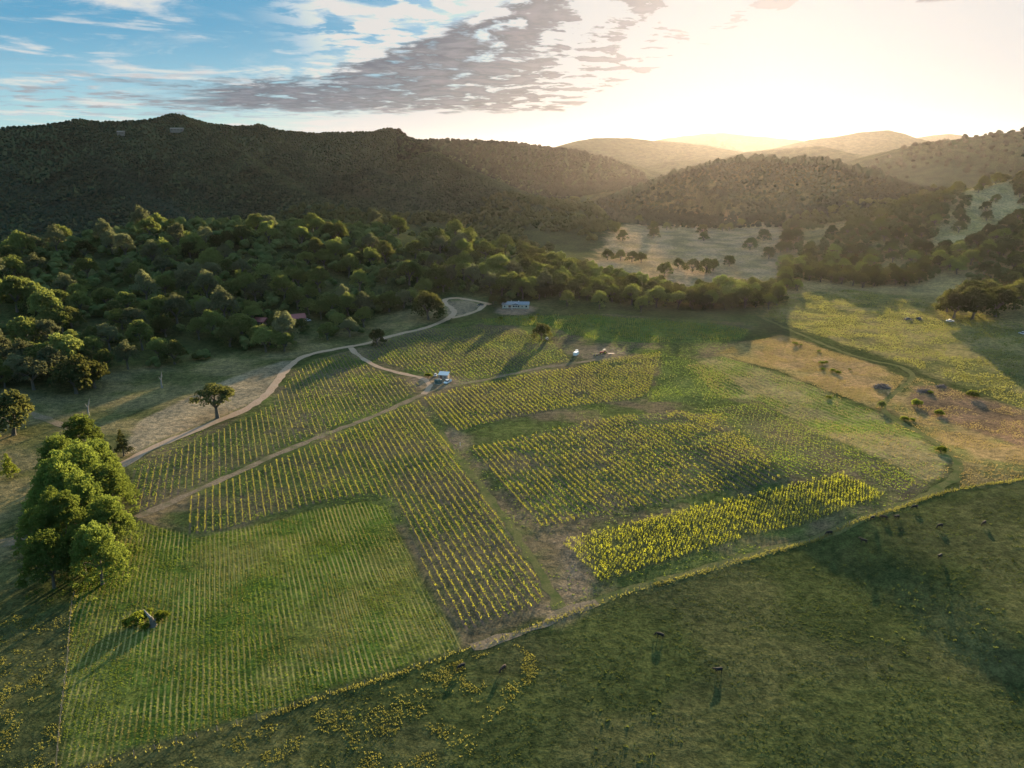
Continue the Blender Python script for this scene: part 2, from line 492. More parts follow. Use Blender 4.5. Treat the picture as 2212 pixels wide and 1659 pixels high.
# ------------------------------------------------------------------ mesh helpers
def arrmesh(name, V, F, mats, mi=None, smooth=False):
    """mesh from arrays; F is (n,3) or (n,4)"""
    me = bpy.data.meshes.new(name)
    V = np.asarray(V, np.float32)
    F = np.asarray(F, np.int32)
    n, k = F.shape
    me.vertices.add(len(V))
    me.vertices.foreach_set("co", V.ravel())
    me.loops.add(n * k)
    me.loops.foreach_set("vertex_index", F.ravel())
    me.polygons.add(n)
    me.polygons.foreach_set("loop_start", np.arange(0, n * k, k, dtype=np.int32))
    me.polygons.foreach_set("loop_total", np.full(n, k, np.int32))
    for m in mats:
        me.materials.append(m)
    if mi is not None:
        me.polygons.foreach_set("material_index", np.asarray(mi, np.int32))
    me.polygons.foreach_set("use_smooth", np.full(n, smooth))
    me.update(calc_edges=True)
    return me


class MB:
    def __init__(s):
        s.v, s.f = [], []

    def add(s, vs, fs):
        b = len(s.v)
        s.v += [tuple(v) for v in vs]
        s.f += [tuple(b + i for i in f) for f in fs]
        return s

    def box(s, cx, cy, cz, sx, sy, sz, rz=0, taper=1.0):
        c, n = math.cos(rz), math.sin(rz)
        vs = []
        for k in (-1, 1):
            t = taper if k > 0 else 1
            for i, j in ((-1, -1), (1, -1), (1, 1), (-1, 1)):
                x, y = i * sx / 2 * t, j * sy / 2 * t
                vs.append((cx + x * c - y * n, cy + x * n + y * c, cz + k * sz / 2))
        return s.add(vs, [(3, 2, 1, 0), (4, 5, 6, 7), (0, 1, 5, 4), (1, 2, 6, 5), (2, 3, 7, 6), (3, 0, 4, 7)])

    def prism(s, prof, x0, x1):
        """profile in (y, z) swept along x"""
        n = len(prof)
        vs = [(x0, y, z) for y, z in prof] + [(x1, y, z) for y, z in prof]
        return s.add(vs, [tuple(range(n))[::-1], tuple(range(n, 2 * n))] + [(i, (i + 1) % n, n + (i + 1) % n, n + i) for i in range(n)])

    def prismy(s, prof, y0, y1):
        """profile in (x, z) swept along y"""
        n = len(prof)
        vs = [(x, y0, z) for x, z in prof] + [(x, y1, z) for x, z in prof]
        return s.add(vs, [tuple(range(n)), tuple(range(n, 2 * n))[::-1]] + [((i + 1) % n, i, n + i, n + (i + 1) % n) for i in range(n)])

    def tube(s, pts, rad, n=8):
        pts = [Vector(p) for p in pts]
        b0, vs, fs = 0, [], []
        for i, p in enumerate(pts):
            d = (pts[min(i + 1, len(pts) - 1)] - pts[max(i - 1, 0)]).normalized()
            a = d.cross(Vector((0.31, 0.95, 0.05))).normalized()
            b = d.cross(a)
            r = rad[i] if isinstance(rad, (list, tuple)) else rad
            vs += [p + a * r * math.cos(t * 2 * math.pi / n) + b * r * math.sin(t * 2 * math.pi / n) for t in range(n)]
        for i in range(len(pts) - 1):
            for t in range(n):
                fs.append((i * n + t, i * n + (t + 1) % n, (i + 1) * n + (t + 1) % n, (i + 1) * n + t))
        fs += [tuple(range(n))[::-1], tuple(range((len(pts) - 1) * n, len(pts) * n))]
        return s.add(vs, fs)

    def lathe(s, cx, cy, prof, n=24):
        vs, fs = [], []
        for r, z in prof:
            vs += [(cx + r * math.cos(t * 2 * math.pi / n), cy + r * math.sin(t * 2 * math.pi / n), z) for t in range(n)]
        for i in range(len(prof) - 1):
            fs += [(i * n + t, i * n + (t + 1) % n, (i + 1) * n + (t + 1) % n, (i + 1) * n + t) for t in range(n)]
        fs += [tuple(range(n))[::-1], tuple(range((len(prof) - 1) * n, len(prof) * n))]
        return s.add(vs, fs)

    def wheel(s, cx, cy, cz, r, w, n=14):
        """wheel with its axle along y"""
        vs, fs = [], []
        for yy, rr in ((-w / 2, r * 0.5), (-w / 2, r * 0.9), (-w / 4, r), (w / 4, r), (w / 2, r * 0.9), (w / 2, r * 0.5)):
            vs += [(cx + rr * math.cos(t * 2 * math.pi / n), cy + yy, cz + rr * math.sin(t * 2 * math.pi / n)) for t in range(n)]
        for i in range(5):
            fs += [(i * n + t, i * n + (t + 1) % n, (i + 1) * n + (t + 1) % n, (i + 1) * n + t) for t in range(n)]
        fs += [tuple(range(n)), tuple(range(5 * n, 6 * n))[::-1]]
        return s.add(vs, fs)

    def mesh(s, name, mat, smooth=False):
        me = bpy.data.meshes.new(name)
        me.from_pydata(s.v, [], s.f)
        me.materials.append(MATS[mat] if isinstance(mat, str) else mat)
        bm = bmesh.new()
        bm.from_mesh(me)
        bmesh.ops.recalc_face_normals(bm, faces=bm.faces)
        bm.to_mesh(me)
        bm.free()
        if smooth:
            me.polygons.foreach_set("use_smooth", [True] * len(me.polygons))
        return me

    def build(s, name, mat, parent=None, smooth=False):
        return link(name, s.mesh(name, mat, smooth), parent)


def link(name, data, parent=None):
    o = bpy.data.objects.new(name, data)
    COL.objects.link(o)
    if parent is not None:
        o.parent = parent
    return o


def tag(o, label=None, cat=None, group=None, kind=None):
    for k, v in (("label", label), ("category", cat), ("group", group), ("kind", kind)):
        if v:
            o[k] = v
    return o


def thing(name, label, cat, loc=(0, 0, 0), rz=0.0, group=None, scale=1.0):
    o = link(name, None)
    o.location = loc
    o.rotation_euler = (0, 0, rz)
    o.scale = (scale,) * 3
    o.empty_display_size = 0.5
    return tag(o, label, cat, group)


# ------------------------------------------------------------------ the ground and the hills
def paint_ground():
    x, y, z = GX.ravel(), GY.ravel(), GZ.ravel()
    r = np.hypot(x, y)
    n1 = fbm(x, y, 14, 50, 3)
    n2 = fbm(x, y, 3.5, 60, 2)
    col = np.empty((len(x), 3), np.float32)
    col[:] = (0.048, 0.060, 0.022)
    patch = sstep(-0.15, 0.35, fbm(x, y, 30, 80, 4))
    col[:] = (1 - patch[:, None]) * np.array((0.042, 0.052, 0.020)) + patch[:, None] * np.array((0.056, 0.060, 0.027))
    vine, mown, strip = (np.zeros(len(x), np.float32) for _ in range(3))

    def over(poly, c, soft=2.0, rag=3.0, m=None, c2=None, k=1.0):
        lo, hi = poly.min(0) - 15, poly.max(0) + 15
        q = np.where((x > lo[0]) & (x < hi[0]) & (y > lo[1]) & (y < hi[1]))[0]
        if not len(q):
            return
        s = sdist(poly, x[q], y[q]) + rag * n1[q] + 0.4 * rag * n2[q]
        t = (sstep(-soft, soft, s) * k)[:, None]
        cc = np.array(c)[None, :]
        if c2 is not None:
            w = sstep(-0.25, 0.3, fbm(x[q], y[q], 18, 90, 4))[:, None]
            cc = cc * (1 - w) + np.array(c2)[None, :] * w
        col[q] = col[q] * (1 - t) + cc * t
        if m is not None:
            m[q] = np.maximum(m[q], t[:, 0])

    # wooded ground and hills
    hill = sstep(640, 760, r)[:, None]
    az = np.degrees(np.arctan2(x, y))
    col[:] = col * (1 - hill) + np.array((0.046, 0.054, 0.026)) * hill
    rt = (sstep(9, 14, az) * sstep(560, 640, r))[:, None]
    g = sstep(-0.2, 0.3, fbm(x, y, 60, 95, 3))[:, None]
    col[:] = col * (1 - rt) + ((1 - g) * np.array((0.13, 0.11, 0.05)) + g * np.array((0.20, 0.155, 0.08))) * rt
    far = sstep(1450, 1700, r)[:, None]
    col[:] = col * (1 - far) + np.array((0.042, 0.054, 0.028)) * far
    MIDHILL = np.array([E(*p)[:2] for p in [(1290, 478, 1200), (1450, 476, 1150), (1700, 455, 1170), (1900, 435, 1180), (2060, 415, 1260), (2030, 400, 1700), (1800, 346, 1850), (1500, 350, 1900), (1270, 440, 1750)]])
    over(MIDHILL, (0.050, 0.050, 0.026), 25, 20, None, (0.075, 0.066, 0.036))
    over(LMEAD, (0.075, 0.078, 0.034), 5, 6, None, (0.135, 0.115, 0.062))
    over(BARE, (0.21, 0.17, 0.12), 2, 2.5, None, (0.165, 0.13, 0.09))
    over(TANF, (0.26, 0.185, 0.12), 10, 12, None, (0.20, 0.15, 0.085))
    over(TANR, (0.26, 0.21, 0.115), 10, 14, None, (0.20, 0.17, 0.08))
    over(RMEAD, (0.10, 0.10, 0.040), 6, 9, None, (0.17, 0.14, 0.065))
    over(RDRY, (0.20, 0.145, 0.075), 5, 8, None, (0.13, 0.125, 0.05))
    over(RBROWN, (0.12, 0.082, 0.055), 4, 7, None, (0.15, 0.10, 0.07))
    over(VYARD, (0.062, 0.078, 0.028), 2, 2, None, (0.105, 0.085, 0.055))
    over(STRIP, (0.165, 0.14, 0.075), 3, 5, strip, (0.085, 0.115, 0.03))
    over(ORANGE, (0.25, 0.165, 0.085), 4, 6, None, (0.19, 0.145, 0.065))
    over(V6, (0.060, 0.088, 0.026), 2, 3)
    for v in (V1, V2, V3, V3B, V4, V5):
        over(v, (0.058, 0.076, 0.028), 1.2, 1.0, vine, (0.080, 0.074, 0.044))
    over(V4B, (0.062, 0.085, 0.030), 2, 2)
    over(V7, (0.060, 0.065, 0.030), 1.2, 1.0)
    over(MOWN, (0.042, 0.074, 0.016), 1.5, 2, mown, (0.080, 0.094, 0.028))
    over(YARD, (0.18, 0.13, 0.10), 3, 4)
    over(FORK, (0.16, 0.125, 0.09), 1, 1)
    for b in BARES:
        over(b, (0.165, 0.125, 0.095), 4, 5, None, None, 0.75)
    return col, vine, mown, strip


def build_ground():
    nr, na = GX.shape
    V = np.stack([GX.ravel(), GY.ravel(), GZ.ravel()], 1)
    i, j = np.meshgrid(np.arange(nr - 1), np.arange(na - 1), indexing="ij")
    a = (i * na + j).ravel()
    F = np.stack([a, a + 1, a + na + 1, a + na], 1)[:, ::-1]
    col, vine, mown, strip = paint_ground()
    zc = GZ.ravel()[F].mean(1)
    rc = GR.ravel()[F].mean(1)
    hill = (rc > 880) & (zc > 26) | (rc > 3000)
    mat = ground_material()
    for name, sel in (("ground", ~hill), ("hills", hill)):
        f = F[sel]
        used, inv = np.unique(f.ravel(), return_inverse=True)
        me = arrmesh(name, V[used], inv.reshape(f.shape), [mat], None, True)
        ca = me.color_attributes.new("albedo", "FLOAT_COLOR", "POINT")
        ca.data.foreach_set("color", np.concatenate([col[used], np.ones((len(used), 1))], 1).astype(np.float32).ravel())
        for nm, arr in (("vine", vine), ("mown", mown), ("strip", strip)):
            at = me.attributes.new(nm, "FLOAT", "POINT")
            at.data.foreach_set("value", arr[used].astype(np.float32))
        tag(link(name, me), kind="structure")


build_ground()


def spline(pts, step=1.5):
    pts = np.array(pts, float)
    out = []
    n = len(pts)
    for k in range(n - 1):
        p0, p1, p2, p3 = pts[max(k - 1, 0)], pts[k], pts[k + 1], pts[min(k + 2, n - 1)]
        m = max(2, int(np.linalg.norm(p2 - p1) / step))
        for t in np.linspace(0, 1, m, endpoint=False):
            out.append(0.5 * ((2 * p1) + (-p0 + p2) * t + (2 * p0 - 5 * p1 + 4 * p2 - p3) * t * t + (-p0 + 3 * p1 - 3 * p2 + p3) * t ** 3))
    out.append(pts[-1])
    return np.array(out)


def road(name, pix, width, mat, lift=0.05, ragged=0.25, lanes=(1.0,)):
    c = spline(W(pix))
    d = np.gradient(c, axis=0)
    d /= np.linalg.norm(d, axis=1)[:, None] + 1e-9
    nrm = np.stack([d[:, 1], -d[:, 0]], 1)
    s = np.cumsum(np.linalg.norm(np.diff(c, axis=0, prepend=c[:1]), axis=1))
    V, F = [], []
    for off, wd in lanes if isinstance(lanes[0], tuple) else ((0, width),):
        b = len(V)
        k = 5
        for q in range(len(c)):
            wl = wd / 2 * (1 + ragged * (vnoise(np.array([s[q] * 0.22]), np.array([off + 3.0]), 1)[0] - 0.5) * 2)
            wr = wd / 2 * (1 + ragged * (vnoise(np.array([s[q] * 0.22]), np.array([off + 9.0]), 2)[0] - 0.5) * 2)
            for t in np.linspace(-1, 1, k):
                p = c[q] + nrm[q] * (off + (wl if t < 0 else wr) * t)
                V.append((p[0], p[1], float(H(p[0], p[1])) + lift + 0.02 * (1 - abs(t))))
        for q in range(len(c) - 1):
            for t in range(k - 1):
                a = b + q * k + t
                F.append((a, a + 1, a + k + 1, a + k))
    me = arrmesh(name, V, F, [mat], None, True)
    return tag(link(name, me), kind="structure")


DIRT = track_material("dirt_surface", (0.25, 0.17, 0.115), (0.36, 0.26, 0.18), (0.32, 0.235, 0.165))
TRACK = track_material("track_surface", (0.11, 0.085, 0.055), (0.22, 0.17, 0.115), (0.10, 0.095, 0.05))
TRACKG = track_material("grass_track_surface", (0.075, 0.085, 0.03), (0.13, 0.115, 0.05), (0.06, 0.075, 0.026))
road("dirt_road", [(240, 1020), (275, 998), (330, 967), (400, 938), (470, 910), (530, 884), (572, 856), (598, 825), (624, 792), (660, 769), (720, 755), (790, 742), (860, 722), (920, 708), (960, 692), (980, 677), (974, 664), (962, 656), (963, 647), (985, 644), (1008, 647), (1036, 652), (1060, 658)], 4.6, DIRT)
road("dirt_road", [(1046, 657), (1036, 668), (1018, 676), (996, 683), (975, 687)], 4.0, DIRT, 0.06)
road("farm_track", [(757, 751), (776, 769), (816, 792), (852, 803), (888, 811), (913, 818), (928, 834), (915, 852)], 3.2, DIRT, 0.06, 0.35)
road("farm_track", [(295, 1118), (420, 1062), (520, 1017), (620, 972), (720, 932), (820, 894), (895, 860), (940, 842), (990, 831), (1060, 818), (1150, 798), (1230, 786), (1310, 774)], 3.4, TRACK, 0.04, 0.4)
road("farm_track", [(1646, 686), (1729, 722), (1812, 757), (1884, 779), (1938, 790), (1970, 808), (1962, 827), (1937, 845), (1916, 862), (1908, 880), (1920, 896), (1950, 915), (1990, 936), (2028, 960), (2056, 982), (2070, 1004), (2064, 1030), (2032, 1053), (1994, 1073), (1929, 1098), (1817, 1140), (1695, 1180), (1500, 1236), (1375, 1270), (1290, 1300)], 3.2, TRACKG, 0.04, 0.4)
road("bare_verge", [(1290, 1300), (1235, 1318), (1180, 1345), (1109, 1372), (1020, 1400)], 3.0, TRACK, 0.05, 0.6)
road("field_path", [(945, 930), (1000, 1000), (1060, 1080), (1110, 1150), (1165, 1235), (1210, 1315)], 3.0, TRACKG, 0.04, 0.6)
road("field_path", [(-60, 1185), (20, 1170), (75, 1150), (120, 1115)], 5.0, TRACK, 0.05, 0.4)
road("field_path", [(-20, 870), (60, 890), (120, 912), (170, 940), (200, 975)], 4.0, TRACK, 0.05, 0.4)


# ------------------------------------------------------------------ scattered growth
def scatter(poly, n_per_m2, seed=0, acc=None):
    rg = np.random.default_rng(seed)
    lo, hi = poly.min(0), poly.max(0)
    n = int((hi[0] - lo[0]) * (hi[1] - lo[1]) * n_per_m2)
    x, y = rg.uniform(lo[0], hi[0], n), rg.uniform(lo[1], hi[1], n)
    k = inside(poly, x, y)
    x, y = x[k], y[k]
    if acc is not None:
        k = rg.random(len(x)) < acc(x, y)
        x, y = x[k], y[k]
    return x, y


def tufts(name, x, y, hgt, wid, mat, label=None, blades=3, seed=1, lift=0.0):
    rg = np.random.default_rng(seed)
    n = len(x)
    z = H(x, y) + lift
    V = np.empty((n, blades, 3, 3), np.float32)
    for b in range(blades):
        a = rg.uniform(0, 2 * np.pi, n)
        h = hgt * rg.uniform(0.6, 1.3, n)
        w = wid * rg.uniform(0.6, 1.3, n)
        ln = rg.normal(0, 0.3, (n, 2)) * h[:, None]
        ox, oy = rg.normal(0, wid * 0.5, n), rg.normal(0, wid * 0.5, n)
        V[:, b, 0] = np.stack([x + ox - np.cos(a) * w / 2, y + oy - np.sin(a) * w / 2, z - 0.03], 1)
        V[:, b, 1] = np.stack([x + ox + np.cos(a) * w / 2, y + oy + np.sin(a) * w / 2, z - 0.03], 1)
        V[:, b, 2] = np.stack([x + ox + ln[:, 0], y + oy + ln[:, 1], z + h], 1)
    V = V.reshape(-1, 3)
    F = np.arange(len(V)).reshape(-1, 3)
    return tag(link(name, arrmesh(name, V, F, [MATS[mat]])), label, "grass", None, "stuff")


def rowfrac(x, y, sp, az=ROWAZ):
    p = (x * math.cos(az) - y * math.sin(az)) / sp
    return np.abs((p + 200) % 1.0 - 0.5)


# mown field: green regrowth and pale cut lines
x, y = scatter(MOWN, 7.0, 3, lambda x, y: (rowfrac(x + 0.6 * fbm(x, y, 14, 2, 2), y, 1.35) < 0.36) * (0.2 + 0.6 * sstep(-0.1, 0.3, fbm(x, y, 12, 9, 3))))
tufts("green_grass", x, y, 0.20, 0.20, "grass_green", "short green grass regrowing over the mown field", 3, 4)
x, y = scatter(MOWN, 14.0, 5, lambda x, y: (rowfrac(x + 0.6 * fbm(x, y, 14, 2, 2), y, 1.35) > 0.37) * sstep(-0.3, 0.2, fbm(x, y, 9, 12, 3)))
tufts("cut_grass", x, y, 0.17, 0.14, "grass_tan", "pale dry cut grass lying in lines across the mown field", 3, 6)
# vineyard weeds
allv = [V1, V2, V3, V3B, V4, V5]
xs, ys = [], []
for k, v in enumerate(allv):
    a, b = scatter(v, 0.9, 20 + k, lambda x, y: (rowfrac(x, y, ROWSP) < 0.3) * sstep(-0.25, 0.3, fbm(x, y, 20, 14, 3)))
    xs.append(a)
    ys.append(b)
a, b = scatter(VYARD, 0.35, 31, lambda x, y: sstep(-0.2, 0.3, fbm(x, y, 25, 16, 3)))
xs.append(a)
ys.append(b)
for poly, dn in ((V6, 0.7), (V4B, 0.8), (STRIP, 0.5), (V3B, 1.2)):
    a, b = scatter(poly, dn, 40, lambda x, y: 0.8 * sstep(-0.3, 0.3, fbm(x, y, 18, 17, 3)))
    xs.append(a)
    ys.append(b)
tufts("vineyard_weeds", np.concatenate(xs), np.concatenate(ys), 0.24, 0.34, "grass_green", "green weeds growing between the vine rows", 3, 7)
# dry grass on the right
xs, ys = [], []
for poly, dn in ((ORANGE, 1.8), (RDRY, 1.1), (STRIP, 0.5)):
    a, b = scatter(poly, dn, 50, lambda x, y: sstep(-0.35, 0.2, fbm(x, y, 10, 18, 3)))
    xs.append(a)
    ys.append(b)
tufts("dry_grass", np.concatenate(xs), np.concatenate(ys), 0.38, 0.28, "grass_dry", "tall dry orange grass on the plot beside the vineyard", 3, 8)
a, b = scatter(RMEAD, 0.8, 60, lambda x, y: sstep(-0.3, 0.2, fbm(x, y, 12, 19, 3)))
tufts("meadow_grass", a, b, 0.5, 0.42, "grass_meadow", "rough tufted meadow grass below the oak slope", 3, 9)
# fence-line grass
F1PIX = [(2420, 1005), (2212, 1035), (2080, 1055), (2000, 1076), (1929, 1102), (1817, 1143), (1695, 1185), (1501, 1240), (1375, 1276), (1258, 1316), (1109, 1370), (997, 1406), (941, 1428), (871, 1452), (796, 1476), (708, 1503), (600, 1540), (443, 1587), (300, 1630), (180, 1666), (40, 1705)]
F2PIX = [(120, 1690), (131, 1562), (145, 1445), (150, 1380), (155, 1314), (165, 1270)]
F1, F2 = spline(W(F1PIX), 1.0), spline(W(F2PIX), 1.0)


def along(line, n, spread, seed):
    rg = np.random.default_rng(seed)
    k = rg.integers(0, len(line), n)
    k = k[rg.random(n) < 0.15 + 0.85 * sstep(-0.15, 0.3, fbm(line[k, 0], line[k, 1], 16, 61, 4))]
    n = len(k)
    return line[k, 0] + rg.normal(0, spread, n), line[k, 1] + rg.normal(0, spread, n)


a, b = along(F1, 5200, 0.55, 71)
c, d = along(F2, 350, 0.4, 72)
tufts("fence_grass", np.concatenate([a, c]), np.concatenate([b, d]), 0.45, 0.22, "grass_meadow", "uncut pale grass standing along the pasture fence", 3, 10)
# near pasture
PAST = W([(-300, 1300), (150, 1320), (130, 1660), (300, 1650), (443, 1600), (708, 1515), (997, 1415), (1258, 1325), (1695, 1195), (2000, 1085), (2400, 1020), (2900, 1300), (2900, 2300), (-300, 2300)])
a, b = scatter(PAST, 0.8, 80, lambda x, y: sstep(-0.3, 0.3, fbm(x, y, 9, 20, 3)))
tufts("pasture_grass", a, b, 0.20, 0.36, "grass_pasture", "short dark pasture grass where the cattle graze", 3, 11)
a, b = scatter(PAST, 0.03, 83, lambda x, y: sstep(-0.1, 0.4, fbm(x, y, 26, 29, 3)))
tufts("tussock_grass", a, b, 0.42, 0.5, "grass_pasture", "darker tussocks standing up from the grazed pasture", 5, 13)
PYEL = W([(-200, 1330), (150, 1330), (125, 1665), (300, 1660), (443, 1610), (708, 1525), (997, 1425), (1120, 1390), (1180, 1440), (1060, 1560), (980, 1700), (900, 1900), (-200, 1900)])
a, b = scatter(PYEL, 7.0, 81, lambda x, y: sstep(-0.05, 0.45, fbm(x, y, 4.2, 23, 4)) * sstep(-0.4, 0.2, fbm(x, y, 22, 27, 2)))
tufts("yellow_grass", a, b, 0.26, 0.20, "grass_yellow", "clumps of taller yellow grass in the near pasture", 4, 12)

# ------------------------------------------------------------------ vines


def leafcloud(c, nrm, size, rg, jitter=0.7, asp=0.8):
    """quads with centres c, rough normals nrm"""
    n = len(c)
    nn = nrm + rg.normal(0, jitter, (n, 3))
    nn /= np.linalg.norm(nn, axis=1)[:, None] + 1e-9
    t = np.cross(nn, rg.normal(0, 1, (n, 3)))
    t /= np.linalg.norm(t, axis=1)[:, None] + 1e-9
    b = np.cross(nn, t)
    s = (size * rg.uniform(0.6, 1.35, n))[:, None] / 2
    fold = nn * s * 0.35
    V = np.stack([c - t * s - fold, c - b * s * asp + fold, c + t * s - fold, c + b * s * asp + fold], 1)
    return V


def vine_arrays(rg, kind):
    """leaf quads and stake quads of one plant, local coordinates, row along +y"""
    if kind == "vine":
        n = 13
        hh = rg.uniform(0.6, 1.15)
        c = np.stack([rg.normal(0, 0.08, n), rg.normal(0, 0.30, n), 0.40 + rg.random(n) ** 0.8 * hh], 1)
        L = leafcloud(c, np.array([[0, -0.6, 0.1]]), 0.23, rg, 0.6, 0.9)
        hs = 1.15
    else:
        n = 20
        hh = rg.uniform(1.0, 1.7)
        k = rg.random(n)
        a = rg.uniform(0, 2 * np.pi, n)
        rr = 0.08 + 0.26 * k
        c = np.stack([rr * np.cos(a), rr * np.sin(a), 0.2 + k * hh], 1)
        L = leafcloud(c, np.array([[0, -0.7, 0.0]]), 0.34, rg, 0.45, 0.42)
        hs = 0.6
    s = 0.03
    st = np.array([[[-s, -s, 0], [s, -s, 0], [s, -s, hs], [-s, -s, hs]], [[s, s, 0], [-s, s, 0], [-s, s, hs], [s, s, hs]], [[s, -s, 0], [s, s, 0], [s, s, hs], [s, -s, hs]], [[-s, s, 0], [-s, -s, 0], [-s, -s, hs], [-s, s, hs]]])
    return L, st


def plant_rows(poly, sp, step, seed, thin, az=ROWAZ):
    rg = np.random.default_rng(seed)
    ca, sa = math.cos(az), math.sin(az)
    p = poly[:, 0] * ca - poly[:, 1] * sa
    q = poly[:, 0] * sa + poly[:, 1] * ca
    out = []
    for k in range(int(math.floor(p.min() / sp)) - 1, int(p.max() / sp) + 2):
        pp = (k + (0.0 if sp == ROWSP else 0.3)) * sp
        qq = np.arange(q.min(), q.max(), step)
        qq = qq + rg.normal(0, step * 0.08, len(qq))
        x = pp * ca + qq * sa + rg.normal(0, 0.06, len(qq))
        y = -pp * sa + qq * ca
        keep = inside(poly, x, y) & (rg.random(len(qq)) < thin(x, y))
        out.append(np.stack([x[keep], y[keep]], 1))
    return np.concatenate(out)


def gaps(base, lo=-0.35, hi=0.1, sc=14, seed=33):
    return lambda x, y: base * sstep(lo, hi, fbm(x, y, sc, seed, 3))


# rows sit where the shader lays the bare strip: |frac - .5| = .5  ->  p / sp integer
VINE_SETS = [
    (V2, ROWSP, 1.3, gaps(0.95, -0.75, -0.3), 1.0), (V3, ROWSP, 1.1, gaps(0.88, -0.5, 0.05, 6, 35), 1.05),
    (V1, ROWSP, 1.6, gaps(0.85, -0.6, -0.1, 16, 36), 0.85), (V4, ROWSP, 1.15, gaps(0.93, -0.6, -0.2, 12, 37), 1.0),
    (V5, ROWSP, 1.7, gaps(0.8, -0.5, 0.0, 25, 38), 0.85), (V3B, ROWSP, 2.4, gaps(0.9, -0.5, -0.2), 0.72),
    (V4B, ROWSP, 2.4, gaps(0.7, -0.3, 0.2), 0.7),
]
vp, vs = [], []
for k, (poly, sp, step, thin, sc) in enumerate(VINE_SETS):
    q = plant_rows(poly, sp, step, 100 + k, thin)
    vp.append(q)
    vs.append(np.full(len(q), sc))
q = plant_rows(V6, 2.6, 1.6, 120, gaps(0.85, -0.4, 0.1, 14, 44), ROWAZ + math.pi / 2)
vp.append(q)
vs.append(np.full(len(q), 1.1))
vp, vs = np.concatenate(vp), np.concatenate(vs)
cp_ = plant_rows(V7, 2.0, 1.15, 140, gaps(0.95, -0.7, -0.3, 7, 48), R(-35))
cs_ = np.full(len(cp_), 1.0)


def plants(kind, pts, sc, n_ind, name, restname, mats, label, cat, group, restlabel):
    rg = np.random.default_rng(5 if kind == "vine" else 6)
    variants = [vine_arrays(rg, kind) for _ in range(10)]
    order = np.argsort(np.hypot(pts[:, 0], pts[:, 1]))
    z = H(pts[:, 0], pts[:, 1])
    datas = []
    for L, st in variants:
        fo = arrmesh("foliage", L.reshape(-1, 3), np.arange(len(L) * 4).reshape(-1, 4), mats[:1])
        sm = MB().tube([(0, 0, -0.1), (0, 0, float(st[..., 2].max()))], 0.04, 5).mesh("stake" if kind == "vine" else "stem", mats[1])
        datas.append((fo, sm))
    for i in order[:n_ind]:
        fo, sm = datas[rg.integers(0, len(datas))]
        o = link(name, None)
        link("foliage", fo, o)
        link("stake" if kind == "vine" else "stem", sm, o)
        o.location = (pts[i, 0], pts[i, 1], z[i] - 0.03)
        o.rotation_euler = (0, 0, -ROWAZ + rg.choice([0, math.pi]) + rg.normal(0, 0.25))
        s = sc[i] * rg.uniform(0.75, 1.25)
        o.scale = (s, s, s * rg.uniform(0.85, 1.15))
        tag(o, label, cat, group)
    rest = order[n_ind:]
    vi = rg.integers(0, len(variants), len(rest))
    VV, MM = [], []
    for k, (L, st) in enumerate(variants):
        ids = rest[vi == k]
        if not len(ids):
            continue
        Q = np.concatenate([L, st])
        a = -ROWAZ + rg.choice([0, math.pi], len(ids)) + rg.normal(0, 0.25, len(ids))
        s = sc[ids] * rg.uniform(0.7, 1.3, len(ids))
        ca, sa = (np.cos(a) * s)[:, None, None], (np.sin(a) * s)[:, None, None]
        X = Q[None, :, :, 0] * ca - Q[None, :, :, 1] * sa + pts[ids, 0][:, None, None]
        Y = Q[None, :, :, 0] * sa + Q[None, :, :, 1] * ca + pts[ids, 1][:, None, None]
        Z = Q[None, :, :, 2] * s[:, None, None] + z[ids][:, None, None] - 0.03
        VV.append(np.stack([X, Y, Z], -1).reshape(-1, 3))
        MM.append(np.tile(np.array([0] * len(L) + [1] * len(st)), len(ids)))
    V = np.concatenate(VV)
    tag(link(restname, arrmesh(restname, V, np.arange(len(V)).reshape(-1, 4), mats, np.concatenate(MM))), restlabel, "vines", None, "stuff")


plants("vine", vp, vs, 300, "grapevine", "vine_rows", [MATS["vine_leaf"], MATS["stake"]], "small staked grapevine with glowing yellow leaves in the vine rows nearest the pasture fence", "vine", "young grapevines in the nearest rows", "rows of small yellow leaved grapevines across the farther blocks")
plants("crop", cp_, cs_, 300, "leafy_crop_plant", "dense_crop", [MATS["crop_leaf"], MATS["stake"]], "upright yellow green plant in the near part of the dense crop strip", "crop plant", "plants of the dense crop strip", "dense strip of upright yellow green crop plants beside the pasture fence")

# ------------------------------------------------------------------ trees


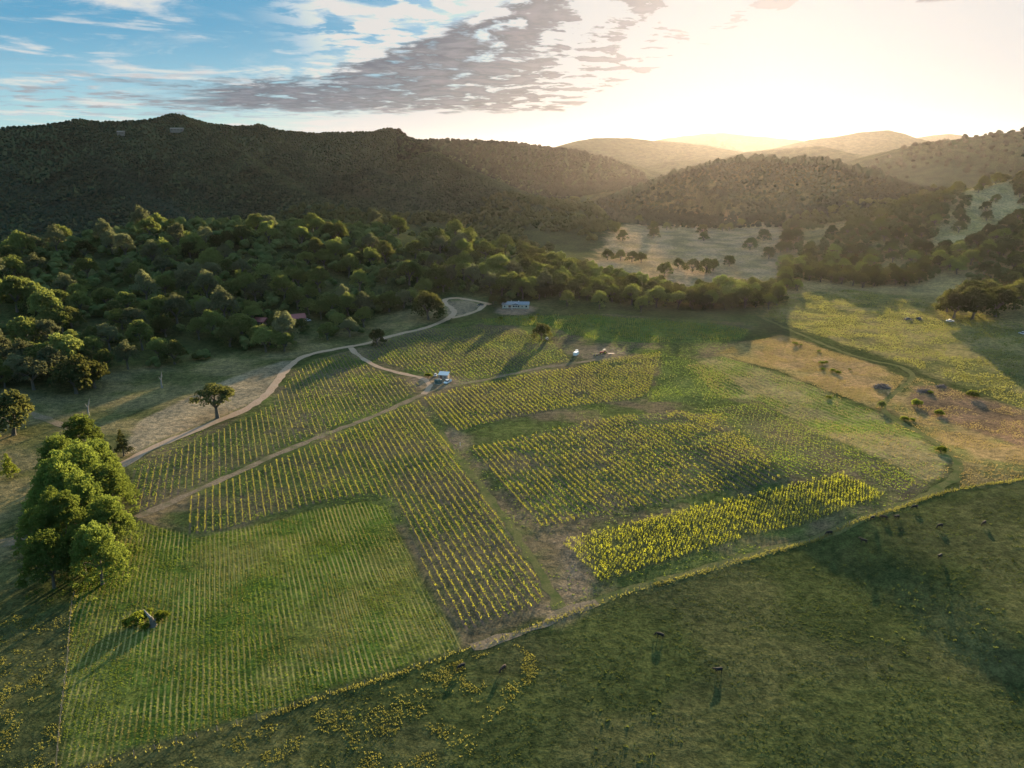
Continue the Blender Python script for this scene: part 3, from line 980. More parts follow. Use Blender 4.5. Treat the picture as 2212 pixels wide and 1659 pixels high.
def crown_arrays(rg, nl, per, Rx, z0, z1, lobe, leaf, fill=0.25, shape="dome"):
    C, Nn = [], []
    for i in range(nl):
        t = (i + 0.5) / nl
        a = i * 2.39996 + rg.normal(0, 0.35)
        if shape == "cone":
            zz = z0 + (z1 - z0) * t
            rr = Rx * (1 - t) ** 0.85 * rg.uniform(0.45, 0.85)
            lr = lobe * (1.15 - 0.8 * t) * rg.uniform(0.8, 1.2)
        else:
            rr = Rx * math.sqrt(t) * rg.uniform(0.55, 1.08)
            zz = z0 + (z1 - z0) * (1 - (rr / Rx) ** 2.4) * rg.uniform(0.62, 1.02) + rg.normal(0, 0.05) * (z1 - z0)
            lr = lobe * rg.uniform(0.7, 1.25)
        n = int(per * (lr / lobe) ** 2)
        d = rg.normal(0, 1, (n, 3))
        d /= np.linalg.norm(d, axis=1)[:, None]
        d[:, 2] = np.where(d[:, 2] < -0.45, -d[:, 2], d[:, 2])
        rad = np.where(rg.random(n) < fill, rg.uniform(0.35, 0.8, n), rg.uniform(0.85, 1.12, n))
        # small clumps on the lobe
        bump = 1 + 0.16 * np.sin(d[:, 0] * 6 + i) * np.sin(d[:, 1] * 7 + 2 * i) * np.sin(d[:, 2] * 6.5)
        C.append(np.array([rr * math.cos(a), rr * math.sin(a), zz]) + d * (rad * bump * lr)[:, None] * np.array([1, 1, 0.78]))
        Nn.append(d)
    C, Nn = np.concatenate(C), np.concatenate(Nn)
    return leafcloud(C, Nn, leaf, rg, 0.42, 0.85)


def trunk_mesh(name, h, r, limbs, reach, rg, mat="bark"):
    mb = MB()
    top = Vector((rg.normal(0, 0.25), rg.normal(0, 0.25), h))
    mb.tube([(0, 0, -0.4), (0, 0, 0.15), (top.x * 0.4, top.y * 0.4, h * 0.5), top], [r * 1.7, r * 1.2, r * 0.9, r * 0.75], 9)
    for k in range(limbs):
        a = k * 2 * math.pi / limbs + rg.normal(0, 0.3)
        e = Vector((math.cos(a) * reach, math.sin(a) * reach, h + reach * rg.uniform(0.5, 0.95)))
        mid = top.lerp(e, 0.5) + Vector((0, 0, reach * 0.12))
        mb.tube([top - Vector((0, 0, r)), mid, e], [r * 0.6, r * 0.4, r * 0.14], 6)
        e2 = mid + Vector((math.cos(a + 0.8), math.sin(a + 0.8), 0.7)) * reach * 0.45
        mb.tube([mid, e2], [r * 0.32, r * 0.1], 5)
    return mb.mesh(name, mat)


trg = np.random.default_rng(21)
KINDS = {}


def kind(name, leafm, trunk, nvar, **kw):
    out = []
    for k in range(nvar):
        Q = crown_arrays(trg, **kw)
        me = arrmesh("crown", Q.reshape(-1, 3), np.arange(len(Q) * 4).reshape(-1, 4), [MATS[leafm]])
        out.append((me, trunk_mesh("trunk", *trunk, trg), Q))
    KINDS[name] = out


# crown radius about 6.5, height about 11 at scale 1
kind("pale_oak", "oak_leaf_pale", (3.6, 0.42, 6, 4.0), 5, nl=40, per=40, Rx=5.4, z0=3.0, z1=10.4, lobe=1.45, leaf=0.75)
kind("oak", "oak_leaf", (3.2, 0.42, 5, 3.6), 8, nl=34, per=52, Rx=5.6, z0=2.6, z1=9.4, lobe=1.6, leaf=0.8)
kind("dark_oak", "oak_leaf_dark", (2.6, 0.4, 5, 3.0), 5, nl=34, per=56, Rx=5.0, z0=1.8, z1=8.8, lobe=1.65, leaf=0.8)
kind("grove", "grove_leaf", (6.0, 0.55, 6, 5.0), 5, nl=300, per=36, Rx=9.6, z0=2.2, z1=20.5, lobe=1.35, leaf=0.6)
kind("lone_oak", "oak_leaf_dark", (4.2, 0.6, 7, 5.0), 2, nl=30, per=110, Rx=7.6, z0=5.2, z1=10.5, lobe=1.7, leaf=0.6)
kind("conifer", "oak_leaf_dark", (4.0, 0.3, 4, 1.5), 2, nl=34, per=60, Rx=3.4, z0=1.6, z1=11.0, lobe=1.25, leaf=0.5, shape="cone")
kind("young_pine", "bush_leaf", (2.0, 0.25, 4, 1.5), 1, nl=34, per=70, Rx=3.6, z0=1.6, z1=10.5, lobe=1.3, leaf=0.5, shape="cone")
kind("bush", "bush_leaf", (0.5, 0.12, 5, 0.8), 4, nl=12, per=60, Rx=1.5, z0=0.35, z1=1.35, lobe=0.6, leaf=0.32)


def tree(kd, x, y, s, name, label, cat="tree", group=None, rz=None, sz=1.0, var=None):
    v = KINDS[kd]
    me, tk, _ = v[(trg.integers(0, len(v)) if var is None else var) % len(v)]
    root = thing(name, label, cat, (x, y, float(H(x, y)) - 0.05), trg.uniform(0, 6.28) if rz is None else rz, group)
    root.scale = (s, s, s * sz)
    link("trunk", tk, root)
    link("crown", me, root)
    return root


def poisson(poly, dmin, seed, acc=None, grow=3.0):
    x, y = scatter(poly, grow / dmin ** 2, seed, acc)
    cell, keep = {}, []
    for i in range(len(x)):
        c = (int(x[i] // dmin), int(y[i] // dmin))
        ok = True
        for a in (-1, 0, 1):
            for b in (-1, 0, 1):
                for j in cell.get((c[0] + a, c[1] + b), ()):
                    if (x[i] - x[j]) ** 2 + (y[i] - y[j]) ** 2 < dmin * dmin:
                        ok = False
        if ok:
            cell.setdefault(c, []).append(i)
            keep.append(i)
    return x[keep], y[keep]


def blobs(x, y, z, s, rg, subdiv, zs=0.95, rough=0.12):
    bm = bmesh.new()
    bmesh.ops.create_icosphere(bm, subdivisions=subdiv, radius=1)
    bv = np.array([v.co[:] for v in bm.verts])
    bf = np.array([[v.index for v in f.verts] for f in bm.faces])
    bm.free()
    n = len(x)
    d = 1 + rg.normal(0, rough, (n, len(bv)))
    a = rg.uniform(0, 6.28, n)[:, None]
    V = bv[None] * d[:, :, None] * s[:, None, None] * np.array([1, 1, zs])
    V[:, :, 0], V[:, :, 1] = V[:, :, 0] * np.cos(a) - V[:, :, 1] * np.sin(a), V[:, :, 0] * np.sin(a) + V[:, :, 1] * np.cos(a)
    V += np.stack([x, y, z], 1)[:, None, :]
    F = (bf[None] + (np.arange(n) * len(bv))[:, None, None]).reshape(-1, 3)
    return V.reshape(-1, 3), F


def merged(name, label, mat, x, y, s, seed, cat="wood"):
    """many trees that read as one mass: a single object, each tree a cluster of lumpy crown clumps"""
    rg = np.random.default_rng(seed)
    z = H(x, y)
    k = 7
    ang = rg.uniform(0, 6.28, (len(x), k))
    rr = rg.uniform(0.5, 4.4, (len(x), k)) * s[:, None]
    hh = (7.6 - 0.9 * rr / s[:, None] + rg.normal(0, 0.9, (len(x), k))) * s[:, None]
    sc = rg.uniform(1.5, 2.9, (len(x), k)) * s[:, None]
    V, F = blobs((x[:, None] + rr * np.cos(ang)).ravel(), (y[:, None] + rr * np.sin(ang)).ravel(), (z[:, None] + hh * 0.85).ravel(), sc.ravel(), rg, 2, 0.85, 0.16)
    tag(link(name, arrmesh(name, V, F, [MATS[mat]])), label, cat, None, "stuff")


# the big grove by the lower left corner of the vineyard
for k, (px, py, s, sz) in enumerate([(222, 1262, 0.85, 0.98), (118, 1272, 0.85, 0.9), (245, 1195, 0.85, 1.0), (150, 1205, 0.95, 1.04), (100, 1195, 0.8, 0.85), (238, 1125, 0.9, 1.0), (150, 1125, 1.0, 1.04), (222, 1060, 0.88, 1.0), (140, 1055, 0.9, 1.0), (190, 1010, 0.95, 1.0), (185, 1240, 0.8, 0.85), (195, 1160, 0.9, 1.05), (190, 1090, 0.95, 1.08), (120, 1130, 0.9, 0.9), (255, 1085, 0.7, 0.8)]):
    p = P(px, py)
    tree("grove", p.x, p.y, s, "leafy_tree", "tall bright green leafy tree in the dense grove beside the mown field", "tree", "tall leafy trees of the roadside grove", None, sz * 1.1, k)
p = P(470, 903)
tree("lone_oak", p.x, p.y, 1.4, "oak_tree", "lone spreading oak on the bare slope beside the dirt road bend", "tree", None, 0.6, 1.0, 0)
p = P(268, 985)
tree("conifer", p.x, p.y, 1.05, "conifer_tree", "dark pointed conifer behind the leafy grove by the dirt road", "tree")
p = P(24, 1032)
tree("young_pine", p.x, p.y, 0.95, "pine_tree", "small bright cone shaped pine left of the leafy grove", "tree")
for px, py, s, lab in ((815, 745, 1.1, "small dark round oak beside the dirt road at the track junction"), (1170, 735, 1.25, "single dark brownish oak standing alone in the upper vineyard"), (925, 690, 2.3, "large dark oak inside the bend of the dirt road loop"),
                       (30, 940, 2.0, "dark oak in the left meadow beyond the small pine"), (165, 850, 2.0, "broad dark oak at the lower edge of the left wood"), (205, 838, 1.6, "dark oak beside the broad one at the foot of the left wood"),
                       (1085, 664, 0.85, "dark tree close against the left end of the cream house"), (1066, 658, 0.8, "dark bushy tree beside the car by the cream house"), (600, 703, 1.15, "oak in front of the red roofed house"), (652, 716, 0.95, "small oak below the terrace of the red roofed house"), (618, 714, 0.8, "low oak in front of the red roofed house, nearest the road")):
    p = P(px, py)
    tree("dark_oak", p.x, p.y, s, "oak_tree", lab, "tree")

# the wood on the left rise
WOOD = W([(-420, 900), (0, 838), (100, 850), (215, 818), (300, 797), (420, 792), (500, 768), (600, 770), (700, 742), (780, 722), (800, 690), (870, 668), (930, 635), (1000, 628), (1050, 640), (1090, 645), (1150, 650), (1185, 640), (1215, 605), (1160, 590), (1100, 572)])
crest = np.array([E(*p)[:2] for p in [(1100, 575, 770), (960, 522, 800), (700, 500, 815), (500, 498, 830), (330, 505, 840), (150, 543, 790), (0, 572, 750), (-420, 600, 710)]])
WOOD = np.concatenate([WOOD[:-3], crest])
HOUSE2 = P(628, 700)


def wood_ok(x, y):
    u, v = project(x, y, H(x, y))
    d = np.hypot(x - HOUSE2.x, y - HOUSE2.y)
    clear = fbm(x, y, 48, 71, 3) < 0.24
    low = (v > 745) & (fbm(x, y, 25, 72, 2) > 0.28)
    return (clear & ~low & (d > 15) & ~((np.abs(u - 610) < 55) & (v > 692) & (v < 735))) * 1.0


x, y = poisson(WOOD, 9.0, 201, wood_ok, 6.0)
s = 0.75 + 1.05 * np.random.default_rng(3).random(len(x)) ** 1.4
o = np.argsort(np.hypot(x, y) / s)
n_ind = 270
for i in o[:n_ind]:
    u, v = project(x[i], y[i], 5)
    if v > 700:
        lab, g = "oak with open olive green crown along the lower edge of the left wood", "oaks along the lower edge of the left wood"
    elif u > 800:
        lab, g = "round crowned olive oak in the wood above the dirt road loop", "oaks in the wood above the road loop"
    else:
        lab, g = "round crowned olive oak packed into the wood on the left rise", "oaks packed into the left wood"
    q = trg.random()
    tree("oak" if q < 0.6 else "pale_oak" if q < 0.85 else "dark_oak", x[i], y[i], s[i], "oak_tree", lab, "tree", g, None, trg.uniform(0.82, 1.3))
merged("oak_wood", "olive oak wood covering the crest of the left rise", "oak_leaf", x[o[n_ind:]], y[o[n_ind:]], s[o[n_ind:]], 7)

# the tree line behind the upper vineyard
LINE = W([(1150, 655), (1190, 640), (1290, 652), (1400, 664), (1500, 671), (1600, 669), (1680, 660), (1690, 640), (1600, 630), (1500, 640), (1420, 634), (1320, 612), (1250, 590), (1180, 592)])
LINE = np.concatenate([LINE[:-1], np.array([E(*p)[:2] for p in [(1180, 590, 740), (1120, 575, 760)]])])
x, y = poisson(LINE, 8.5, 205, None, 5.0)
s = np.random.default_rng(4).uniform(1.0, 1.6, len(x))
for i in range(len(x)):
    tree("dark_oak" if trg.random() < 0.6 else "oak", x[i], y[i], s[i], "live_oak", "backlit dark oak in the tree line behind the upper vineyard", "tree", "oaks of the tree line behind the upper vineyard", None, trg.uniform(0.95, 1.2))
for px, py, s_ in ((1225, 662, 1.1), (1295, 668, 1.25), (1385, 675, 1.1), (1722, 628, 0.9), (1660, 668, 1.1)):
    p = P(px, py)
    tree("oak", p.x, p.y, s_, "oak_tree", "pale open crowned oak standing just in front of the dark tree line", "tree", "pale oaks in front of the tree line", None, 1.15)

# oaks on the right slopes and in the tan field
SLOPE = W([(1690, 640), (1740, 612), (1860, 622), (1960, 610), (2040, 600), (2230, 640), (2500, 690)])
SLOPE = np.concatenate([SLOPE, np.array([E(*p)[:2] for p in [(2600, 360, 1500), (2212, 384, 1400), (2060, 423, 1250), (1960, 440, 1250), (1850, 450, 1300), (1700, 480, 1200), (1680, 560, 900)]])])


def slope_ok(x, y):
    u, v = project(x, y, H(x, y))
    t = sdist(TANR, x, y)
    return ((fbm(x, y, 75, 81, 3) > -0.34) & (t < 14)) * 1.0


x, y = poisson(SLOPE, 11, 211, slope_ok, 5.0)
s = np.random.default_rng(5).uniform(0.8, 1.5, len(x))
o = np.argsort(np.hypot(x, y) / s)
for i in o[:170]:
    tree("dark_oak" if trg.random() < 0.6 else "oak", x[i], y[i], s[i], "hillside_oak", "hazy backlit oak scattered over the grassy slope right of the tree line", "tree", "oaks scattered over the right slope")
merged("oak_wood", "hazy oaks thinning out over the far right slope", "oak_leaf_dark", x[o[170:]], y[o[170:]], s[o[170:]], 8)
for px, py, s_ in ((2060, 688, 2.2), (2100, 690, 2.6), (2150, 684, 2.5), (2090, 665, 2.3), (2190, 668, 2.4), (2130, 660, 2.2), (2045, 674, 1.8), (2215, 650, 2.2)):
    p = P(px, py)
    tree("dark_oak", p.x, p.y, s_, "hillside_oak", "dark oak in the big rounded clump on the right meadow edge", "tree", "oaks of the clump on the right meadow")
for px, py, s_ in ((1748, 606, 1.1), (1772, 609, 1.3), (1795, 610, 1.2), (1818, 613, 1.4), (1842, 617, 1.5), (1866, 619, 1.4), (1888, 618, 1.3), (1905, 612, 1.2), (1935, 615, 1.1), (1955, 618, 1.4), (1985, 612, 1.2), (1830, 600, 1.3), (1870, 600, 1.4), (1785, 596, 1.2), (1925, 596, 1.3)):
    p = P(px, py)
    tree("dark_oak", p.x, p.y, s_, "hillside_oak", "dark oak in the row along the top edge of the right meadow", "tree", "oaks along the top edge of the right meadow")
for px, py, s_ in ((1435, 598, 1.15), (1312, 562, 1.0), (1340, 563, 0.9), (1365, 566, 0.95), (1385, 568, 0.9), (1412, 500, 1.2), (1412, 515, 1.1), (1440, 497, 0.9), (1517, 505, 1.1), (1520, 520, 1.0), (1560, 500, 0.9), (1575, 498, 0.9), (1495, 588, 1.1), (1525, 590, 1.2), (1465, 580, 0.9), (1540, 585, 0.9),
                  (1330, 500, 1.1), (1345, 520, 1.1), (1620, 540, 1.2), (1650, 520, 1.2), (1600, 490, 1.0), (1380, 480, 0.9), (1660, 560, 1.1), (1700, 545, 1.0), (1700, 520, 1.2), (1575, 575, 0.9)):
    p = P(px, py)
    tree("dark_oak", p.x, p.y, s_ * 1.35, "field_oak", "small hazy oak dotted over the shaded tan field below the sun hill", "tree", "oaks dotted over the tan field")

TOPR = W([(1930, 470), (2060, 500), (2260, 520), (2400, 450), (2300, 395), (2100, 400), (1960, 432)])
x, y = poisson(TOPR, 24, 231, lambda x, y: (fbm(x, y, 60, 83, 3) > -0.2) * 0.7, 4.0)
for i in range(len(x)):
    tree("dark_oak", x[i], y[i], trg.uniform(0.9, 1.7), "knoll_oak", "small dark oak dotted over the grassy knoll at the top of the right slope", "tree", "oaks on the grassy knoll top right")

# valley wood between the rise and the hills
VAL = np.array([E(*p)[:2] for p in [(560, 500, 900), (960, 510, 880), (1110, 540, 850), (1230, 545, 860), (1330, 500, 1050), (1290, 455, 1500), (1250, 440, 1750), (1180, 470, 1400), (900, 485, 1150), (560, 480, 1080)]])
x, y = poisson(VAL, 12, 221, lambda x, y: (fbm(x, y, 70, 85, 3) > -0.08) * 1.0, 4.0)
merged("valley_wood", "olive wood filling the valley floor between the rise and the hills", "oak_leaf_dark", x, y, np.random.default_rng(6).uniform(0.9, 1.5, len(x)), 9)


def forest(name, label, region, spacing, rad, seed, dens=None, zs=0.95, mat="forest_leaf_far", subdiv=2):
    x, y = poisson(region, spacing, seed, dens, 3.2)
    rg = np.random.default_rng(seed)
    s = rad * (0.7 + 0.65 * rg.random(len(x)) ** 1.5)
    V, F = blobs(x, y, H(x, y) + s * 0.4, s, rg, subdiv, zs)
    tag(link(name, arrmesh(name, V, F, [MATS[mat]])), label, "forest", None, "stuff")
    return len(x)


def ER(pts):
    return np.array([E(*p)[:2] for p in pts])


def vis(x, y):
    u, v = project(x, y, H(x, y))
    return ((u > -140) & (u < 2350)) * (0.7 + 0.3 * sstep(-0.3, -0.1, fbm(x, y, 70, 77, 3)))


CREST1 = ER([(-250, 293, 1690), (0, 268, 1750), (200, 256, 1800), (380, 248, 1850), (560, 270, 1920), (700, 282, 2000), (840, 278, 2100)])


def crestish(x, y):
    d = np.full(x.shape, 1e9)
    for a, c in zip(CREST1[:-1], CREST1[1:]):
        e = c - a
        t = np.clip(((x - a[0]) * e[0] + (y - a[1]) * e[1]) / (e @ e), 0, 1)
        d = np.minimum(d, np.hypot(x - a[0] - t * e[0], y - a[1] - t * e[1]))
    return (d < 45) * 1.0


nf = 0
nf += forest("hill_forest", "dark dense forest covering the big hill on the left", ER([(-250, 500, 960), (0, 500, 960), (500, 480, 1000), (800, 470, 1100), (1100, 470, 1150), (1230, 470, 1200), (1130, 400, 1560), (960, 300, 1980), (840, 280, 2170), (700, 280, 2080), (560, 268, 2000), (380, 250, 1930), (0, 268, 1840), (-250, 290, 1790)]), 5.2, 2.9, 301, lambda x, y: vis(x, y) * (0.55 + 0.45 * np.maximum(sstep(-0.1, 0.2, fbm(x, y, 120, 78, 4)), crestish(x, y))), 0.85, "forest_leaf", 1)
nf += forest("hill_forest", "hazy forest on the ridges up the valley behind the left hill", ER([(860, 400, 1850), (1180, 450, 1650), (1260, 440, 1750), (1330, 430, 2100), (1400, 400, 2500), (1390, 380, 2850), (1100, 300, 2950), (860, 300, 2800)]), 13, 6.0, 302, vis)
nf += forest("hill_forest", "hazy golden forest on the rounded hill below the sun", ER([(1300, 470, 1220), (1450, 470, 1170), (1700, 450, 1180), (1900, 430, 1190), (2050, 410, 1260), (2020, 400, 1580), (1800, 346, 1690), (1500, 350, 1710), (1290, 440, 1590)]), 7.6, 3.6, 303, lambda x, y: vis(x, y) * (0.3 + 0.7 * sstep(-0.2, 0.15, fbm(x, y, 70, 79, 3))))
nf += forest("hill_forest", "hazy forest on the low spur between the left hill and the next ridge", ER([(870, 300, 2250), (990, 340, 2250), (1110, 393, 2080), (1235, 442, 1800), (1240, 470, 1450), (1180, 470, 1400), (1000, 380, 1750), (900, 320, 1950)]), 9, 3.6, 305, vis, 0.95, "forest_leaf")
nf += forest("hill_forest", "tall trees standing along the crest of the hill below the sun", ER([(1330, 425, 1545), (1470, 366, 1610), (1650, 338, 1600), (1850, 362, 1530), (1930, 386, 1490), (1930, 386, 1525), (1850, 362, 1575), (1650, 338, 1645), (1470, 366, 1655), (1330, 425, 1585)]), 10, 6.0, 306, None, 1.7)
nf += forest("hill_forest", "hazy scrub and trees on the long right ridge", ER([(1850, 390, 2200), (2100, 390, 1900), (2350, 380, 1800), (2350, 280, 2750), (2106, 290, 2760), (1981, 312, 2660), (1850, 375, 2450)]), 24, 7.0, 304, lambda x, y: vis(x, y) * (fbm(x, y, 140, 67, 3) > -0.1))
print("forest crowns", nf, "vines", len(vp), "crop", len(cp_))


# ------------------------------------------------------------------ bushes, dead trunks, brush
def bush(px, py, s, label, sz=1.0):
    p = P(px, py)
    tree("bush", p.x, p.y, s, "bush", label, "bush", None, None, sz)


for px, py, s, lab in (
    (1981, 875, 1.7, "rounded green bush on the brown slope, nearest the brush pile"), (2029, 896, 1.5, "rounded green bush alone on the brown slope, right of the others"),
    (1953, 908, 1.3, "wide dark bush by the grass track, larger of a touching pair"), (1972, 909, 0.85, "small dark bush touching the wider one by the grass track"),
    (2009, 850, 0.95, "small pale green bush below the grey brush heap"), (2102, 857, 2.0, "big bright bush at the right end of the brown slope"),
    (2032, 976, 1.5, "bright green bush inside the curve of the grass track"), (1717, 745, 1.3, "dark bush at the back edge of the orange grass plot"),
    (1729, 746, 0.8, "small dark bush next to the one at the back of the orange plot"), (1769, 760, 0.75, "small dark bush alone on the orange grass below the back edge"),
    (1775, 786, 1.15, "round bright bush amid the orange grass, largest of three"), (1785, 784, 0.75, "small bright bush touching the round one amid the orange grass"),
    (1777, 799, 0.8, "low bush just below the round one amid the orange grass"), (1800, 802, 0.95, "bushy clump upper half of a long pair on the orange grass"),
    (1811, 807, 1.05, "bushy clump lower half of a long pair on the orange grass"), (1836, 799, 0.6, "tiny bush near the oval track on the orange grass"),
    (1790, 860, 0.9, "small dark bush at the lower edge of the orange grass"), (1083, 690, 1.3, "round green garden bush left of the house steps"),
    (1132, 692, 0.9, "greyish garden bush in front of the house deck"), (1116, 691, 0.7, "small dark shrub in the bare yard before the house"),
    (1148, 690, 1.4, "garden bush with sunlit top in front of the house"), (1162, 681, 0.75, "small shrub at the right corner of the house"),
    (925, 815, 1.45, "dense rounded bush beside the green water tank"), (335, 1326, 0.0, "")):
    if s:
        bush(px, py, s, lab)
p = P(1903, 882)
tree("oak", p.x, p.y, 0.38, "small_tree", "small leafy tree beside the narrow grass track below the brush pile", "tree")

# broken stump with brambles in the mown field
p = P(331, 1352)
r0 = thing("tree_stump", "broken grey oak stump standing in brambles on the mown field", "stump", p, R(20))
mb = MB()
mb.tube([(0, 0, -0.3), (0, 0, 0.6), (-0.15, 0.1, 1.8), (-0.35, 0.2, 2.7)], [1.15, 0.8, 0.62, 0.4], 10)
mb.build("trunk", "bark", r0)
mb = MB()
mb.tube([(-0.3, 0.2, 2.4), (-0.9, 0.5, 3.4), (-1.5, 0.8, 4.5), (-1.8, 0.8, 5.1)], [0.42, 0.3, 0.16, 0.03], 7)
mb.build("broken_limb", "bark_pale", r0)
mb = MB()
mb.tube([(0.2, -0.1, 1.2), (0.7, -0.3, 1.7), (1.0, -0.2, 2.3)], [0.3, 0.2, 0.05], 6)
mb.build("broken_limb", "bark", r0)
for px, py, s, lab in ((296, 1345, 1.5, "tall bramble bush left of the broken stump"), (318, 1333, 1.15, "yellow bramble bush behind the broken stump"), (349, 1338, 1.25, "rounded bramble bush right of the broken stump"), (276, 1350, 1.1, "low bramble bush at the left end of the stump island"), (314, 1358, 0.8, "small bramble bush in front of the broken stump")):
    bush(px, py, s, lab, 1.15)


def snag(px, py, h, lean, label):
    p = P(px, py)
    r = thing("dead_tree", label, "dead tree", p)
    mb = MB()
    mb.tube([(0, 0, -0.4), (0, 0, h * 0.3), (lean * 0.4, 0.1, h * 0.65), (lean, 0.3, h)], [0.5, 0.36, 0.26, 0.08], 8)
    mb.build("trunk", "bark_pale", r)
    mb = MB()
    mb.tube([(lean * 0.2, 0, h * 0.45), (lean * 0.2 - 0.9, 0.3, h * 0.6), (lean * 0.2 - 1.3, 0.4, h * 0.72)], [0.18, 0.11, 0.03], 6)
    mb.build("branch", "bark_pale", r)
    mb = MB()
    mb.tube([(lean * 0.4, 0, h * 0.62), (lean * 0.4 + 0.9, -0.3, h * 0.72), (lean * 0.4 + 1.2, -0.3, h * 0.86)], [0.15, 0.09, 0.03], 6)
    mb.build("branch", "bark_pale", r)


snag(350, 838, 9.0, 0.9, "bare pale dead trunk standing alone in the left meadow")
snag(192, 898, 8.5, 1.6, "leaning bare dead trunk behind the tall leafy grove")


def brush(px, py, rx, ry, h, n, mats, label, seed):
    p = P(px, py)
    rg = np.random.default_rng(seed)
    root = thing("brush_pile", label, "brush pile", p)
    for mname, part, cnt in mats:
        mb = MB()
        for k in range(int(n * cnt)):
            a, q = rg.uniform(0, 6.28), math.sqrt(rg.random())
            c = Vector((math.cos(a) * q * rx, math.sin(a) * q * ry, h * (1 - q * q) * rg.uniform(0.2, 1)))
            d = Vector((rg.normal(0, 1), rg.normal(0, 1), rg.normal(0, 0.3))).normalized() * rg.uniform(0.6, 1.8)
            mb.tube([c - d, c + d], [0.16 * rg.uniform(0.5, 1.6), 0.06], 5)
        mb.build(part, mname, root)


brush(1905, 838, 4.2, 2.6, 2.2, 130, (("dead_brush", "branches", 1.0), ("bark_pale", "pale_logs", 0.25)), "tangled pile of cut branches and pale logs inside the grass track bend", 1)
brush(1998, 846, 4.5, 2.0, 1.2, 90, (("dead_brush", "branches", 1.0),), "low grey heap of brush right of the grass track bend", 2)
brush(2034, 836, 3.0, 1.6, 1.0, 60, (("dead_brush", "branches", 1.0),), "small grey brush heap farthest up the brown slope", 3)


# ------------------------------------------------------------------ buildings
def house_cream():
    p = P(1114, 664)
    r = thing("house", "long low cream house with grey roof and porch below the tree line", "house", p, R(-3))
    L, D, h = 21.0, 8.4, 2.9
    MB().box(0, 0, h / 2, L, D, h).build("wall", "wall_cream", r)
    MB().box(0, 0, 0.15, L + 0.2, D + 0.2, 0.5).build("plinth", "concrete", r)
    rf = MB().prism([(-D / 2 - 0.6, h + 0.02), (D / 2 + 0.6, h + 0.02), (D / 2 + 0.6, h + 0.2), (0, h + 2.0), (-D / 2 - 0.6, h + 0.2)], -L / 2 - 0.5, L / 2 + 0.5).build("roof", "roof_grey", r)
    # porch gable over the deck
    MB().prismy([(-3.6, h + 0.25), (3.6, h + 0.25), (3.6, h + 0.4), (0, h + 1.7), (-3.6, h + 0.4)], -D / 2 - 2.0, -1.0).build("porch_roof", "roof_grey", r)
    MB().box(-3.5, 0.6, h + 1.9, 0.7, 0.7, 1.1).build("chimney", "concrete", rf)
    MB().box(2.5, 0.3, h + 2.0, 0.5, 0.5, 0.8).build("vent_pipe", "white_paint", rf)
    for x, w, hh, z in ((-1.2, 1.5, 1.3, 1.7), (0.7, 1.5, 1.3, 1.7), (2.4, 1.2, 1.3, 1.7), (5.3, 0.9, 1.3, 1.7), (8.6, 1.5, 1.5, 1.7), (-8.6, 1.2, 1.2, 1.7)):
        f = MB().box(x, -D / 2 - 0.03, z, w + 0.24, 0.08, hh + 0.24).build("window", "white_paint", r)
        MB().box(x, -D / 2 - 0.085, z, w, 0.05, hh).build("pane", "glass_dark", f)
    d = MB().box(-4.6, -D / 2 - 0.03, 1.35, 1.9, 0.08, 2.2).build("door", "door_brown", r)
    MB().box(-4.0, -D / 2 - 0.10, 1.25, 0.12, 0.06, 0.12).build("handle", "steel_dark", d)
    MB().box(-2.6, -D / 2 - 1.35, 0.3, 8.0, 2.6, 0.5).build("deck", "deck_wood", r)
    for x in (-6.4, -3.4, -0.4, 1.2):
        MB().box(x, -D / 2 - 2.45, 1.6, 0.16, 0.16, 2.5).build("porch_post", "white_paint", r)
    MB().box(-2.6, -D / 2 - 2.56, 1.2, 8.0, 0.08, 0.1).box(-2.6, -D / 2 - 2.56, 0.85, 8.0, 0.06, 0.06).build("railing", "white_paint", r)
    MB().box(-2.6, -D / 2 - 3.1, 0.15, 1.6, 1.0, 0.3).build("step", "concrete", r)


house_cream()


def house_red(px, py, rz, L, D, h, label, lean=True):
    p = P(px, py)
    r = thing("house", label, "house", p, rz)
    MB().box(0, 0, h / 2 - 0.4, L, D, h + 0.8).build("wall", "wall_dark", r)
    MB().prism([(-D / 2 - 1.6, h - 0.25), (D / 2 + 0.8, h + 0.0), (D / 2 + 0.8, h + 0.18), (0, h + 2.3), (-D / 2 - 1.6, h - 0.07)], -L / 2 - 0.8, L / 2 + 0.8).build("roof", "roof_red", r)
    for x in (-L * 0.3, 0.3, L * 0.32):
        f = MB().box(x, -D / 2 - 0.03, 1.6, 1.7, 0.08, 1.5).build("window", "white_paint", r)
        MB().box(x, -D / 2 - 0.085, 1.6, 1.45, 0.05, 1.25).build("pane", "glass_dark", f)
    dd = MB().box(L * 0.12 + 1.0, -D / 2 - 0.03, 1.1, 1.0, 0.08, 2.1).build("door", "door_brown", r)
    MB().box(L * 0.12 + 1.35, -D / 2 - 0.1, 1.05, 0.1, 0.06, 0.1).build("handle", "steel_dark", dd)
    for x in (-L / 2, -L / 6, L / 6, L / 2):
        MB().box(x, -D / 2 - 1.4, h / 2 - 0.2, 0.18, 0.18, h).build("porch_post", "wall_cream", r)
    if lean:
        MB().box(0, -D / 2 - 2.0, 0.0, L + 2, 4.2, 0.25).build("terrace", "concrete", r)


house_red(636, 694, R(24), 14, 8, 3.0, "dark house with red roof half hidden behind an oak")
house_red(566, 700, R(-20), 8, 6, 2.6, "small outbuilding with red roof left of the red roofed house", False)


